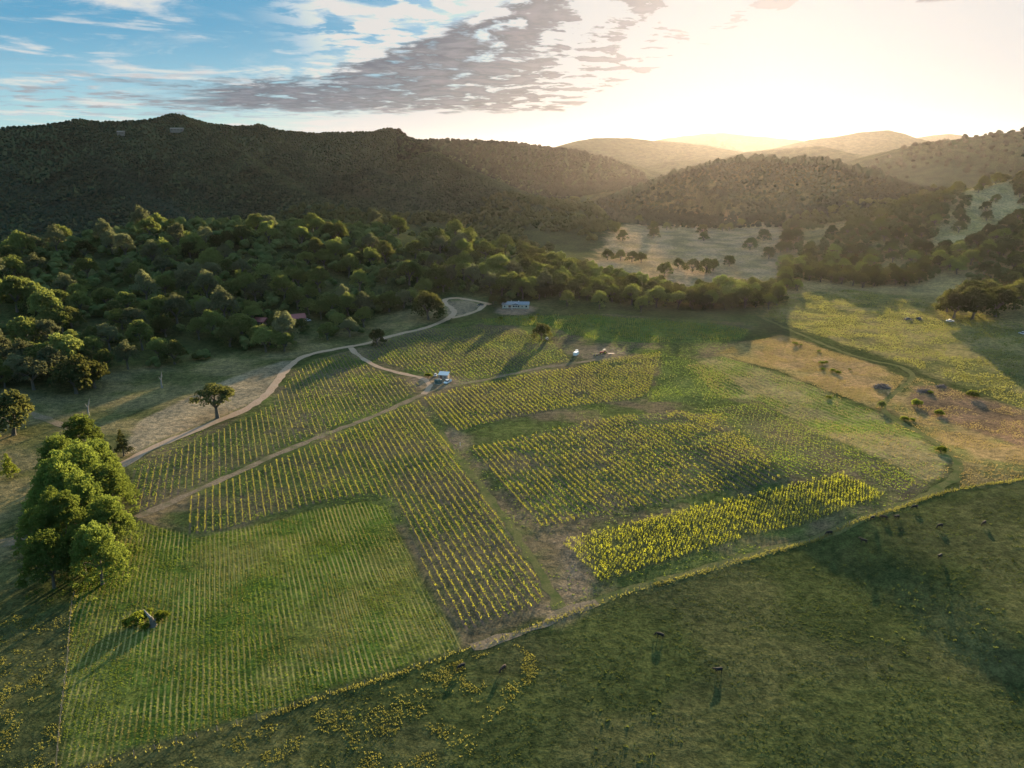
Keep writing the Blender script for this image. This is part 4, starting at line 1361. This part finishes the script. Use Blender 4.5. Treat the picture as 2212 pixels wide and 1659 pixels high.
def far_house(px, py, L, label, wallm):
    p = P(px, py)
    r = thing("house", label, "house", (p.x, p.y, p.z - 1.0), 0.2)
    MB().box(0, 0, 3.2, L, 9, 8).build("wall", wallm, r)
    MB().prism([(-5.4, 7.2), (5.4, 7.2), (5.4, 7.4), (0, 9.4), (-5.4, 7.4)], -L / 2 - 0.6, L / 2 + 0.6).build("roof", "wall_dark", r)
    for k in range(4):
        MB().box(-L * 0.36 + k * L * 0.24, -4.55, 5.2, 1.8, 0.1, 1.5).build("window", "glass_dark", r)


far_house(262, 292, 13, "pale house alone high on the forested left hill", "wall_dark")
far_house(383, 285, 26, "long pale building just below the summit of the left hill", "wall_dark")


# ------------------------------------------------------------------ the yard by the water tank
def tank():
    p = P(947, 827)
    r = thing("water_tank", "round dark green water tank beside the small shed", "water tank", p, 0, None, 0.8)
    prof = [(2.75, 0.0), (2.75, 0.25)]
    for k in range(4):
        z = 0.3 + k * 0.48
        prof += [(2.72, z), (2.78, z + 0.12), (2.78, z + 0.3), (2.72, z + 0.42)]
    MB().lathe(0, 0, prof + [(2.6, 2.3)], 36).build("tank_body", "tank_green", r, True)
    MB().lathe(0, 0, [(2.62, 2.28), (1.6, 2.62), (0.6, 2.78), (0.02, 2.8)], 36).build("tank_roof", "tank_green", r, True)
    MB().lathe(0.9, -0.6, [(0.35, 2.55), (0.35, 2.86), (0.02, 2.9)], 14).build("hatch", "steel_dark", r)
    MB().lathe(0, 0, [(3.1, -0.15), (3.1, 0.12), (2.8, 0.12), (2.8, 0.05)], 36).build("base_ring", "concrete", r)
    MB().tube([(2.7, -0.5, 0.3), (3.1, -0.6, 0.3), (3.1, -0.6, -0.1)], 0.07, 8).build("outlet_pipe", "steel_dark", r)


tank()


def shed():
    p = P(959, 817)
    r = thing("shed", "small shed with sloping bluish metal roof beside the water tank", "shed", p, R(-12))
    MB().box(0, 0, 1.0, 5.4, 3.4, 2.6).build("wall", "timber_pale", r)
    mb = MB()
    n = 34
    prof = [(-2.95 + 5.9 * k / n, 0.05 * (k % 2)) for k in range(n + 1)]
    vs = [(x, -2.0, 2.32 + z) for x, z in prof] + [(x, 2.0, 3.35 + z) for x, z in prof]
    vs += [(x, -2.0, 2.26 + z) for x, z in prof] + [(x, 2.0, 3.29 + z) for x, z in prof]
    m = n + 1
    fs = [(k, k + 1, m + k + 1, m + k) for k in range(n)] + [(2 * m + k, 3 * m + k, 3 * m + k + 1, 2 * m + k + 1) for k in range(n)]
    fs += [(k, 2 * m + k, 2 * m + k + 1, k + 1) for k in range(n)] + [(m + k, m + k + 1, 3 * m + k + 1, 3 * m + k) for k in range(n)]
    mb.add(vs, fs)
    mb.build("roof", "corrugated_metal", r)
    MB().prismy([(-2.6, 2.3), (2.6, 2.3), (2.6, 2.31), (-2.6, 2.31)], -1.6, 1.6).build("ceiling_board", "timber_pale", r)
    d = MB().box(-1.2, -1.73, 1.0, 1.1, 0.06, 2.0).build("door", "door_brown", r)
    MB().box(-0.8, -1.78, 1.0, 0.1, 0.05, 0.1).build("handle", "steel_dark", d)
    w = MB().box(1.2, -1.73, 1.3, 1.2, 0.06, 0.9).build("window", "white_paint", r)
    MB().box(1.2, -1.775, 1.3, 1.0, 0.04, 0.7).build("pane", "glass_dark", w)


shed()


def car_parts(r, paint, L=4.5, Wd=1.8, hb=0.75, cab=(-0.9, 1.1), hc=1.5, pickup=False):
    """car along x, front at +x"""
    z0 = 0.3
    if pickup:
        prof = [(-L / 2, z0), (L / 2, z0), (L / 2, z0 + 0.45), (L / 2 - 0.15, z0 + 0.65), (1.0, z0 + 0.75), (-L / 2, z0 + 0.75)]
    else:
        prof = [(-L / 2, z0), (L / 2, z0), (L / 2 + 0.05, z0 + 0.3), (L / 2 - 0.2, z0 + 0.55), (L / 2 - 1.1, z0 + 0.68), (-L / 2 + 0.2, z0 + 0.72), (-L / 2 - 0.03, z0 + 0.55)]
    MB().prismy(prof, -Wd / 2, Wd / 2).build("body", paint, r)
    a, b = cab
    w = Wd / 2 - 0.12
    MB().prismy([(a, z0 + 0.7), (b, z0 + 0.7), (b - 0.55, hc), (a + (0.1 if pickup else 0.35), hc)], -w, w).build("window", "glass_dark", r)
    MB().box((a + b) / 2 - 0.12, 0, hc + 0.025, (b - a) - 0.75, 2 * w - 0.02, 0.07).build("roof", paint, r)
    for sx in (-1, 1):
        for sy in (-1, 1):
            wl = MB().wheel(sx * L * 0.31, sy * (Wd / 2 - 0.06), 0.33, 0.33, 0.24).build("wheel", "rubber", r)
            MB().wheel(sx * L * 0.31, sy * (Wd / 2 + 0.03), 0.33, 0.18, 0.1).build("rim", "car_silver", wl)
    for sy in (-1, 1):
        MB().box(L / 2 + 0.01, sy * Wd * 0.34, z0 + 0.38, 0.08, 0.36, 0.16).build("headlight", "lamp_clear", r)
        MB().box(-L / 2 - 0.01, sy * Wd * 0.36, z0 + 0.42, 0.08, 0.28, 0.16).build("tail_light", "machine_red", r)


def car(px, py, rz, paint, label, name="car", cat="car", s=1.0, **kw):
    p = P(px, py)
    r = thing(name, label, cat, p, rz, None, s)
    car_parts(r, paint, **kw)
    return r


car(1038, 660, R(175), "car_dark", "dark car parked at the end of the drive left of the cream house", s=1.1)
car(1961, 691, R(10), "car_dark", "dark car on the right meadow, left one of a pair", s=1.15)
car(1985, 690, R(85), "car_dark", "dark car on the right meadow, right one of a pair", s=1.15)
car(2052, 695, R(150), "car_silver", "silver car parked on the meadow beside the dark oak clump", s=1.15)
car(2209, 722, R(100), "car_silver", "silver car at the far right edge of the meadow", s=1.15)
car(664, 694, R(30), "car_silver", "silver car parked beside the red roofed house", s=1.1)
car(605, 708, R(200), "car_silver", "pale car parked in front of the red roofed house under the oak")
r = car(967, 827, R(-115), "white_paint", "white work truck parked against the shed and water tank", "pickup_truck", "truck", 1.05, L=5.2, Wd=1.95, cab=(-0.3, 1.5), hc=1.75, pickup=True)
MB().box(-1.5, 0.9, 1.2, 2.1, 0.08, 0.35).box(-1.5, -0.9, 1.2, 2.1, 0.08, 0.35).box(-2.55, 0, 1.2, 0.08, 1.88, 0.35).build("cargo_bed", "white_paint", r)
MB().box(-1.5, 0.3, 1.25, 0.9, 0.7, 0.5).build("tool_box", "steel_dark", r)
r = car(941, 812, R(80), "white_paint", "white utility vehicle parked behind the green water tank", "utility_vehicle", "vehicle", 0.8, L=3.4, Wd=1.7, cab=(-0.8, 1.0), hc=1.8, pickup=True)


def tractor(px, py, rz, paint, label, s=1.0, canopy=True):
    p = P(px, py)
    r = thing("tractor", label, "tractor", p, rz, None, s)
    MB().prismy([(-0.9, 0.7), (1.9, 0.7), (1.95, 1.25), (1.7, 1.45), (0.1, 1.5), (-0.9, 1.1)], -0.36, 0.36).build("body", paint, r)
    MB().box(-0.75, 0, 1.35, 0.55, 0.55, 0.12).box(-1.0, 0, 1.65, 0.12, 0.55, 0.6).build("seat", "rubber", r)
    for sy in (-1, 1):
        w = MB().wheel(-0.75, sy * 0.72, 0.75, 0.75, 0.42, 18).build("rear_wheel", "rubber", r)
        MB().wheel(-0.75, sy * 0.86, 0.75, 0.4, 0.2).build("rim", "machine_yellow", w)
        w = MB().wheel(1.45, sy * 0.62, 0.45, 0.45, 0.28).build("front_wheel", "rubber", r)
        MB().wheel(1.45, sy * 0.72, 0.45, 0.22, 0.12).build("rim", "machine_yellow", w)
        MB().box(-0.75, sy * 0.7, 1.55, 1.2, 0.46, 0.07).build("fender", paint, r)
    MB().tube([(0.2, 0, 1.55), (-0.25, 0, 1.8)], 0.03, 6).build("steering_column", "steel_dark", r)
    MB().tube([(1.1, 0.2, 1.4), (1.1, 0.2, 2.2)], 0.05, 7).build("exhaust", "steel_dark", r)
    if canopy:
        mb = MB()
        for sy in (-1, 1):
            mb.tube([(-1.05, sy * 0.5, 1.2), (-1.05, sy * 0.5, 2.4)], 0.04, 6)
        mb.box(-0.6, 0, 2.43, 1.5, 1.25, 0.08)
        mb.build("canopy", "white_paint" if canopy == "w" else "steel_dark", r)
    return r


tractor(1303, 764, R(200), "machine_red", "red tractor parked beside the implement on the bare work area", 1.15)
tractor(1181, 736, R(110), "car_silver", "small pale tractor parked beside the lone vineyard oak", 1.0, "w")
p = P(1289, 768)
r = thing("tillage_implement", "dark wheeled tillage implement standing behind the red tractor", "implement", p, R(15), None, 1.1)
mb = MB()
mb.box(0, 0, 0.75, 3.4, 0.12, 0.12).box(0, 0.9, 0.75, 3.4, 0.12, 0.12).box(-1.6, 0.45, 0.75, 0.12, 1.0, 0.12).box(1.6, 0.45, 0.75, 0.12, 1.0, 0.12)
mb.tube([(0, 0, 0.75), (0, -1.6, 0.6)], 0.07, 6)
mb.build("frame", "steel_dark", r)
for k in range(7):
    MB().wheel(-1.5 + k * 0.5, 0.45, 0.35, 0.36, 0.06).build("disc_blade", "steel_dark", r)
for sx in (-1, 1):
    w = MB().wheel(sx * 1.0, -0.5, 0.4, 0.4, 0.25).build("wheel", "rubber", r)
    MB().wheel(sx * 1.0, -0.5, 0.4, 0.22, 0.3).build("rim", "machine_yellow", w)
p = P(1320, 766)
r = thing("flat_trailer", "low dark flat trailer on the bare work area right of the red tractor", "trailer", p, R(8), None, 1.1)
MB().box(0, 0, 0.7, 3.6, 1.8, 0.14).build("deck", "deck_wood", r)
MB().tube([(1.8, 0, 0.65), (3.2, 0, 0.5)], 0.07, 6).build("tow_bar", "steel_dark", r)
for sy in (-1, 1):
    w = MB().wheel(-0.3, sy * 1.0, 0.36, 0.36, 0.24).build("wheel", "rubber", r)
    MB().wheel(-0.3, sy * 1.06, 0.36, 0.2, 0.16).build("rim", "car_silver", w)

p = P(1244, 768)
r = thing("box_trailer", "white enclosed box trailer on the bare work area", "trailer", p, R(65))
MB().prismy([(-2.1, 0.45), (1.9, 0.45), (2.4, 0.9), (2.4, 2.1), (2.1, 2.45), (-2.1, 2.45)], -1.05, 1.05).build("body", "white_paint", r)
d = MB().box(-2.13, 0, 1.45, 0.06, 1.9, 1.8).build("rear_door", "white_paint", r)
MB().box(-2.18, 0.2, 1.3, 0.05, 0.1, 0.3).build("handle", "steel_dark", d)
MB().tube([(2.3, 0.3, 0.45), (3.3, 0, 0.4)], 0.06, 6).tube([(2.3, -0.3, 0.45), (3.3, 0, 0.4)], 0.06, 6).build("tow_bar", "steel_dark", r)
for sy in (-1, 1):
    w = MB().wheel(-0.2, sy * 1.08, 0.36, 0.36, 0.24).build("wheel", "rubber", r)
    MB().wheel(-0.2, sy * 1.16, 0.36, 0.2, 0.14).build("rim", "car_silver", w)
p = P(1246, 760)
r = thing("storage_tote", "white cube storage tank on a pallet behind the box trailer", "tank", p, R(30))
MB().box(0, 0, 0.85, 1.3, 1.2, 1.2, 0, 0.97).build("tank_body", "white_paint", r)
MB().lathe(0, 0, [(0.2, 1.45), (0.2, 1.55), (0.02, 1.56)], 12).build("lid", "steel_dark", r)
MB().box(0, 0.45, 0.1, 1.4, 0.15, 0.2).box(0, -0.45, 0.1, 1.4, 0.15, 0.2).box(0, 0, 0.225, 1.4, 1.3, 0.05).build("pallet", "timber_pale", r)
for px, py, lab in ((994, 963, "lone white marker post at the corner of the bare cross track"),):
    p = P(px, py)
    r = thing("marker_post", lab, "post", p)
    MB().tube([(0, 0, -0.3), (0, 0, 1.5)], 0.09, 8).build("post", "white_paint", r)
    MB().lathe(0, 0, [(0.12, 1.5), (0.12, 1.6), (0.02, 1.64)], 10).build("cap", "white_paint", r)


# ------------------------------------------------------------------ fences
def fence(line, spacing, label, seed, most=98):
    rg = np.random.default_rng(seed)
    s = np.concatenate([[0], np.cumsum(np.linalg.norm(np.diff(line, axis=0), axis=1))])
    n = min(most, int(s[-1] / spacing))
    tt = np.linspace(0, s[-1], n)
    xs, ys = np.interp(tt, s, line[:, 0]), np.interp(tt, s, line[:, 1])
    r = thing("wire_fence", label, "fence", (xs[0], ys[0], float(H(xs[0], ys[0]))))
    base = MB()
    base.tube([(0, 0, -0.4), (0, 0, 0.6), (0.02, 0, 1.45)], [0.10, 0.09, 0.08], 7)
    me = base.mesh("post", "post_wood")
    o0 = Vector(r.location)
    pts = []
    for k in range(n):
        q = Vector((xs[k], ys[k], float(H(xs[k], ys[k])))) - o0
        o = link("post", me, r)
        o.location = q
        o.rotation_euler = (rg.normal(0, 0.05), rg.normal(0, 0.05), rg.uniform(0, 6))
        o.scale = (1, 1, rg.uniform(0.9, 1.12))
        pts.append(q)
    mb = MB()
    for h in (0.5, 0.9, 1.25):
        mb.tube([q + Vector((0, 0, h)) for q in pts], 0.012, 4)
    mb.build("wire", "wire", r)


fence(F1[(F1[:, 0] < 330)], 4.0, "long post and wire fence between the vineyard and the cattle pasture", 1)
fence(F2, 4.0, "short post and wire fence along the left side of the mown field", 2)


# ------------------------------------------------------------------ cattle
def cow_mesh(name, grazing, bend, mat, calf=False):
    """one continuous body grown from a skeleton: x forward, about 2.3 m long"""
    hz = 0.35 if grazing else 1.42
    V = [((-0.55, 0, 1.12), (0.30, 0.36)), ((-0.15, 0, 1.06), (0.36, 0.40)), ((0.30, 0, 1.05), (0.33, 0.40)), ((0.62, 0, 1.10), (0.27, 0.34)),  # rump..shoulder
         ((0.92, bend * 0.15, 1.12 if grazing else 1.28), (0.17, 0.21)), ((1.16, bend * 0.30, 0.80 if grazing else 1.42), (0.13, 0.15)), ((1.34, bend * 0.38, hz + 0.10 if grazing else 1.40), (0.12, 0.12)), ((1.52, bend * 0.42, hz - 0.18 if grazing else 1.26), (0.075, 0.08)),
         ((-0.80, 0, 1.15), (0.19, 0.24))]
    Ed = [(0, 1), (1, 2), (2, 3), (3, 4), (4, 5), (5, 6), (6, 7), (0, 8)]
    for sy in (-1, 1):
        b = len(V)
        st = 0.10 * sy
        V += [((-0.66, 0.19 * sy, 0.86), (0.19, 0.16)), ((-0.60 + st, 0.22 * sy, 0.62), (0.11, 0.10)), ((-0.78 + st, 0.22 * sy, 0.42), (0.07, 0.065)), ((-0.74 + st, 0.22 * sy, 0.10), (0.055, 0.05)), ((-0.68 + st, 0.22 * sy, 0.0), (0.07, 0.06))]
        Ed += [(8 if False else 0, b), (b, b + 1), (b + 1, b + 2), (b + 2, b + 3), (b + 3, b + 4)]
        b = len(V)
        V += [((0.56, 0.18 * sy, 0.80), (0.14, 0.12)), ((0.58 - st, 0.20 * sy, 0.45), (0.075, 0.07)), ((0.57 - st, 0.20 * sy, 0.10), (0.055, 0.05)), ((0.60 - st, 0.20 * sy, 0.0), (0.07, 0.06))]
        Ed += [(3, b), (b, b + 1), (b + 1, b + 2), (b + 2, b + 3)]
        b = len(V)
        V += [((1.25, bend * 0.35 + 0.20 * sy, hz + 0.16 if grazing else 1.50), (0.05, 0.03)), ((1.20, bend * 0.35 + 0.27 * sy, hz + 0.14 if grazing else 1.48), (0.03, 0.015))]
        Ed += [(6, b), (b, b + 1)]
    b = len(V)
    V += [((-0.98, 0, 1.05), (0.05, 0.05)), ((-1.02, 0.02, 0.65), (0.025, 0.025)), ((-1.02, 0.02, 0.42), (0.05, 0.05))]
    Ed += [(8, b), (b, b + 1), (b + 1, b + 2)]
    me = bpy.data.meshes.new(name)
    me.from_pydata([v for v, _ in V], Ed, [])
    o = bpy.data.objects.new("cow_source", me)
    COL.objects.link(o)
    sk = o.modifiers.new("skin", "SKIN")
    sk.use_smooth_shade = True
    for k, (_, rr) in enumerate(V):
        me.skin_vertices[0].data[k].radius = rr
        me.skin_vertices[0].data[k].use_root = k == 0
    o.modifiers.new("sub", "SUBSURF").levels = 1
    dg = bpy.context.evaluated_depsgraph_get()
    out = bpy.data.meshes.new_from_object(o.evaluated_get(dg))
    out.name = name
    out.materials.clear()
    out.materials.append(MATS[mat])
    out.polygons.foreach_set("use_smooth", [True] * len(out.polygons))
    bpy.data.objects.remove(o)
    return out


COWS = [cow_mesh("cow", True, 0.3, "cow_coat"), cow_mesh("cow", False, -0.4, "cow_coat"), cow_mesh("cow", True, -0.3, "cow_coat_brown")]
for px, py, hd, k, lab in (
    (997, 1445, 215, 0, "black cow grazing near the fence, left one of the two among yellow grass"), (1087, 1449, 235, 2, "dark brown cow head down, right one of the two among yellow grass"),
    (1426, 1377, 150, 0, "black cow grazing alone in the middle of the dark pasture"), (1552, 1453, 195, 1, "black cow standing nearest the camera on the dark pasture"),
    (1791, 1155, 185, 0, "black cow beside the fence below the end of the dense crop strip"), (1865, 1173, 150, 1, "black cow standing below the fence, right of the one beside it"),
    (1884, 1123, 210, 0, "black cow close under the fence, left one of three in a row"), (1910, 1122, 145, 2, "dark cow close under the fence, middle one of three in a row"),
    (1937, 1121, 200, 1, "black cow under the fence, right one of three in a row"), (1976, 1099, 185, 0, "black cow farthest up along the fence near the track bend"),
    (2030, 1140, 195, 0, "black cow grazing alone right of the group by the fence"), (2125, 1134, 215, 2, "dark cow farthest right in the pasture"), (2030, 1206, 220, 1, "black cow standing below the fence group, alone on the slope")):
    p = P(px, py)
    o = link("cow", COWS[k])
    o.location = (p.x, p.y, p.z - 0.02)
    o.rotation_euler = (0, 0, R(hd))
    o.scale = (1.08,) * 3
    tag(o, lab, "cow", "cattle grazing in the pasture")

# ------------------------------------------------------------------ air
HAZE_D = 0.6e-5
zt = max(float(GZ.max()) + 30, 190.0)
mb = MB()
mb.box(0, 0, (zt - 3) / 2, 31000, 31000, zt + 3)
m, nt, out = newmat("haze_air")
pv = N(nt, "ShaderNodeVolumePrincipled")
pv.inputs["Color"].default_value = (1.0, 0.91, 0.88, 1)
pv.inputs["Density"].default_value = HAZE_D
pv.inputs["Anisotropy"].default_value = 0.74
nt.links.new(pv.outputs[0], out.inputs[1])
hz = mb.build("haze", m)
tag(hz, kind="stuff")

# ------------------------------------------------------------------ sun and sky
sd = bpy.data.lights.new("sun", "SUN")
sd.energy = 5.0
sd.angle = R(0.6)
sd.color = (1.0, 0.77, 0.49)
so = link("sun", sd)
sv = Vector((math.sin(SUN_AZ) * math.cos(SUN_EL), math.cos(SUN_AZ) * math.cos(SUN_EL), math.sin(SUN_EL)))
so.rotation_euler = sv.to_track_quat("Z", "Y").to_euler()

w = bpy.data.worlds.new("World")
S.world = w
w.use_nodes = True
nt = w.node_tree
nt.nodes.clear()
L = nt.links
out = N(nt, "ShaderNodeOutputWorld")
bg = N(nt, "ShaderNodeBackground")
SKYK = 0.12
ZEN = (1.45, 1.72, 2.0)
bg.inputs["Strength"].default_value = SKYK
L.new(bg.outputs[0], out.inputs[0])
sky = N(nt, "ShaderNodeTexSky")
sky.sky_type = "NISHITA"
sky.sun_disc = False
sky.sun_elevation = SUN_EL
sky.sun_rotation = SUN_AZ
sky.altitude = 200
sky.air_density = 1.0
sky.dust_density = 1.0
sky.ozone_density = 1.5
tc = N(nt, "ShaderNodeTexCoord")
sep = N(nt, "ShaderNodeSeparateXYZ")
L.new(tc.outputs["Generated"], sep.inputs[0])
X, Y, Z = sep.outputs
az = mathn(nt, "MULTIPLY", mathn(nt, "ARCTAN2", X, Y), 180 / math.pi)
el = mathn(nt, "MULTIPLY", mathn(nt, "ARCSINE", Z), 180 / math.pi)


def planar(scale, dz=0.045):
    k = mathn(nt, "ADD", mathn(nt, "MAXIMUM", Z, 0.0), dz)
    c = N(nt, "ShaderNodeCombineXYZ")
    L.new(mathn(nt, "MULTIPLY", mathn(nt, "DIVIDE", X, k), scale), c.inputs[0])
    L.new(mathn(nt, "MULTIPLY", mathn(nt, "DIVIDE", Y, k), scale), c.inputs[1])
    return c.outputs[0]


def sub(a, b):
    return mathn(nt, "SUBTRACT", a, b)


def mul(a, b):
    return mathn(nt, "MULTIPLY", a, b)


def add(a, b):
    return mathn(nt, "ADD", a, b)


# the long bank of grey cloud: flat low edge on the left, rising steeply towards the sun
pl = planar(1.0)
n_big = noise(nt, pl, 0.5, 4, 0.55)
n_cell = noise(nt, planar(1.0, 0.085), 3.9, 4, 0.6, 0.3)
n_fine = noise(nt, planar(1.0, 0.05), 3.4, 6, 0.62, 0.4)
n_streak = noise(nt, planar(0.8, 0.012), 1.1, 5, 0.6)
t = add(el, add(mul(sub(n_big, 0.5), 3.0), add(mul(sub(n_cell, 0.5), 2.6), mul(sub(n_fine, 0.5), 2.2))))
low = add(2.9, mul(mathn(nt, "MAXIMUM", sub(az, 4.0), 0.0), 0.42))
upp = add(5.0, mul(mathn(nt, "MAXIMUM", add(az, 14.0), 0.0), 0.37))
inb = mul(ramp(nt, sub(add(el, mul(sub(n_cell, 0.5), 1.6)), low), -0.35, 0.35), ramp(nt, sub(upp, t), -0.25, 0.45))
inb = mul(inb, mul(ramp(nt, add(az, mul(sub(n_streak, 0.5), 16.0)), -27, -20), ramp(nt, az, 32, 25)))
cells = add(mul(n_cell, 0.65), mul(n_fine, 0.5))
solidity = ramp(nt, sub(az, mul(el, 0.5)), -12, 14, 0.475, 0.585)   # closed on the left, broken into cells near the sun
dk_n = N(nt, "ShaderNodeMapRange")
dk_n.interpolation_type = "SMOOTHSTEP"
L.new(cells, dk_n.inputs[0])
L.new(sub(solidity, 0.085), dk_n.inputs[1])
L.new(add(solidity, 0.085), dk_n.inputs[2])
dark = mul(inb, dk_n.outputs[0])
far_r = mul(mul(ramp(nt, az, 24.5, 26), ramp(nt, az, 33, 30.5)), mul(ramp(nt, el, 8.2, 9.2), ramp(nt, cells, 0.54, 0.62)))
dark = mathn(nt, "MAXIMUM", dark, far_r)
# thin low streaks on the left, small grey puffs above them
streak = mul(mul(ramp(nt, add(mul(n_streak, 0.5), mul(n_fine, 0.5)), 0.49, 0.60), mul(ramp(nt, el, 6.2, 3.6), ramp(nt, el, 2.0, 2.7))), ramp(nt, az, -6, -14))
# white flocks above the bank
whitezone = mul(ramp(nt, sub(t, upp), -1.2, 0.6), mul(ramp(nt, add(az, mul(el, 0.6)), -14, -6), ramp(nt, az, 16, 6)))
wh1 = mul(whitezone, ramp(nt, add(mul(n_cell, 0.6), mul(n_fine, 0.55)), 0.50, 0.62))
wh2 = mul(ramp(nt, add(mul(noise(nt, planar(1.0, 0.03), 0.8, 6, 0.6, 0.6), 0.8), mul(n_fine, 0.25)), 0.515, 0.66), ramp(nt, az, 6, -6))
wisp = mul(ramp(nt, noise(nt, planar(0.6, 0.05), 0.8, 6, 0.7, 1.2), 0.5, 0.8), mul(ramp(nt, az, 0, -12), 0.5))
white = mathn(nt, "MAXIMUM", mathn(nt, "MAXIMUM", wh1, wh2), wisp)
# glow round the sun
dotn = N(nt, "ShaderNodeVectorMath")
dotn.operation = "DOT_PRODUCT"
L.new(tc.outputs["Generated"], dotn.inputs[0])
dotn.inputs[1].default_value = sv
ang = mul(mathn(nt, "ARCCOSINE", mathn(nt, "MINIMUM", dotn.outputs["Value"], 1.0)), 180 / math.pi)
glow = mathn(nt, "POWER", ramp(nt, ang, 31, 0), 2.0)
low_glow = mul(ramp(nt, el, 5.0, 1.5), ramp(nt, ang, 42, 16))
blue = mixc(nt, ramp(nt, el, 0.5, 9), (1.15, 2.1, 2.55), (0.20, 1.02, 1.75))
base = mixc(nt, ramp(nt, el, 14, 40, 0.93, 0.0), sky.outputs[0], blue)
base = mixc(nt, 1.0, base, mixc(nt, ramp(nt, el, 14, 45), (1, 1, 1), ZEN), "MULTIPLY")
base = mixc(nt, 1.0, base, mixc(nt, glow, (0, 0, 0), (15, 13.8, 12.2)), "ADD")
base = mixc(nt, mul(low_glow, 0.85), base, (3.4, 3.2, 2.85))
c = mixc(nt, mul(white, 0.9), base, mixc(nt, ramp(nt, ang, 45, 12), (2.5, 2.5, 2.45), (3.6, 3.5, 3.3)))
c = mixc(nt, mul(streak, 0.75), c, (1.15, 1.12, 1.2))
dk = mixc(nt, ramp(nt, ang, 34, 8), (0.40, 0.47, 0.60), (0.58, 0.54, 0.56))
dk = mixc(nt, ramp(nt, add(mul(n_fine, 0.7), mul(n_cell, 0.4)), 0.46, 0.70), dk, mixc(nt, 1.0, dk, (1.95, 1.78, 1.66), "MULTIPLY"))
c = mixc(nt, mul(dark, 0.93), c, dk)
# keep the white of the sky just under clipping, with a golden core low over the ridge
mn = N(nt, "ShaderNodeVectorMath")
mn.operation = "MINIMUM"
L.new(c, mn.inputs[0])
mn.inputs[1].default_value = (2.4, 2.36, 2.29)
core = mathn(nt, "EXPONENT", mul(add(mathn(nt, "POWER", mul(sub(az, 17.0), 0.17), 2.0), mathn(nt, "POWER", mul(sub(el, 1.0), 0.62), 2.0)), -1.0))
c = mixc(nt, mul(core, 0.8), mn.outputs[0], (3.4, 2.5, 1.25))
lowk = ramp(nt, el, 14, 40, 0.65, 1.0)
sc_ = N(nt, "ShaderNodeVectorMath")
sc_.operation = "SCALE"
L.new(c, sc_.inputs[0])
L.new(lowk, sc_.inputs["Scale"])
L.new(sc_.outputs[0], bg.inputs[0])

# ------------------------------------------------------------------ camera and colour management
cam = bpy.data.cameras.new("camera")
cam.sensor_width = 36.0
cam.lens = 36.0 * FPX / 2212.0
cam.clip_start = 1.0
cam.clip_end = 60000
co = link("camera", cam)
co.location = (0, 0, CAMH)
co.rotation_euler = (math.pi / 2 - PITCH, 0, 0)
S.camera = co
S.render.engine = "CYCLES"
S.render.resolution_x, S.render.resolution_y = 1024, 768
S.cycles.max_bounces = 6
S.cycles.diffuse_bounces = 2
S.cycles.glossy_bounces = 2
S.cycles.transmission_bounces = 3
S.cycles.volume_bounces = 0
S.cycles.use_denoising = True
S.cycles.sample_clamp_indirect = 6.0
S.view_settings.view_transform = "Standard"
S.view_settings.look = "None"
S.view_settings.exposure = 2.0
S.view_settings.gamma = 1.0
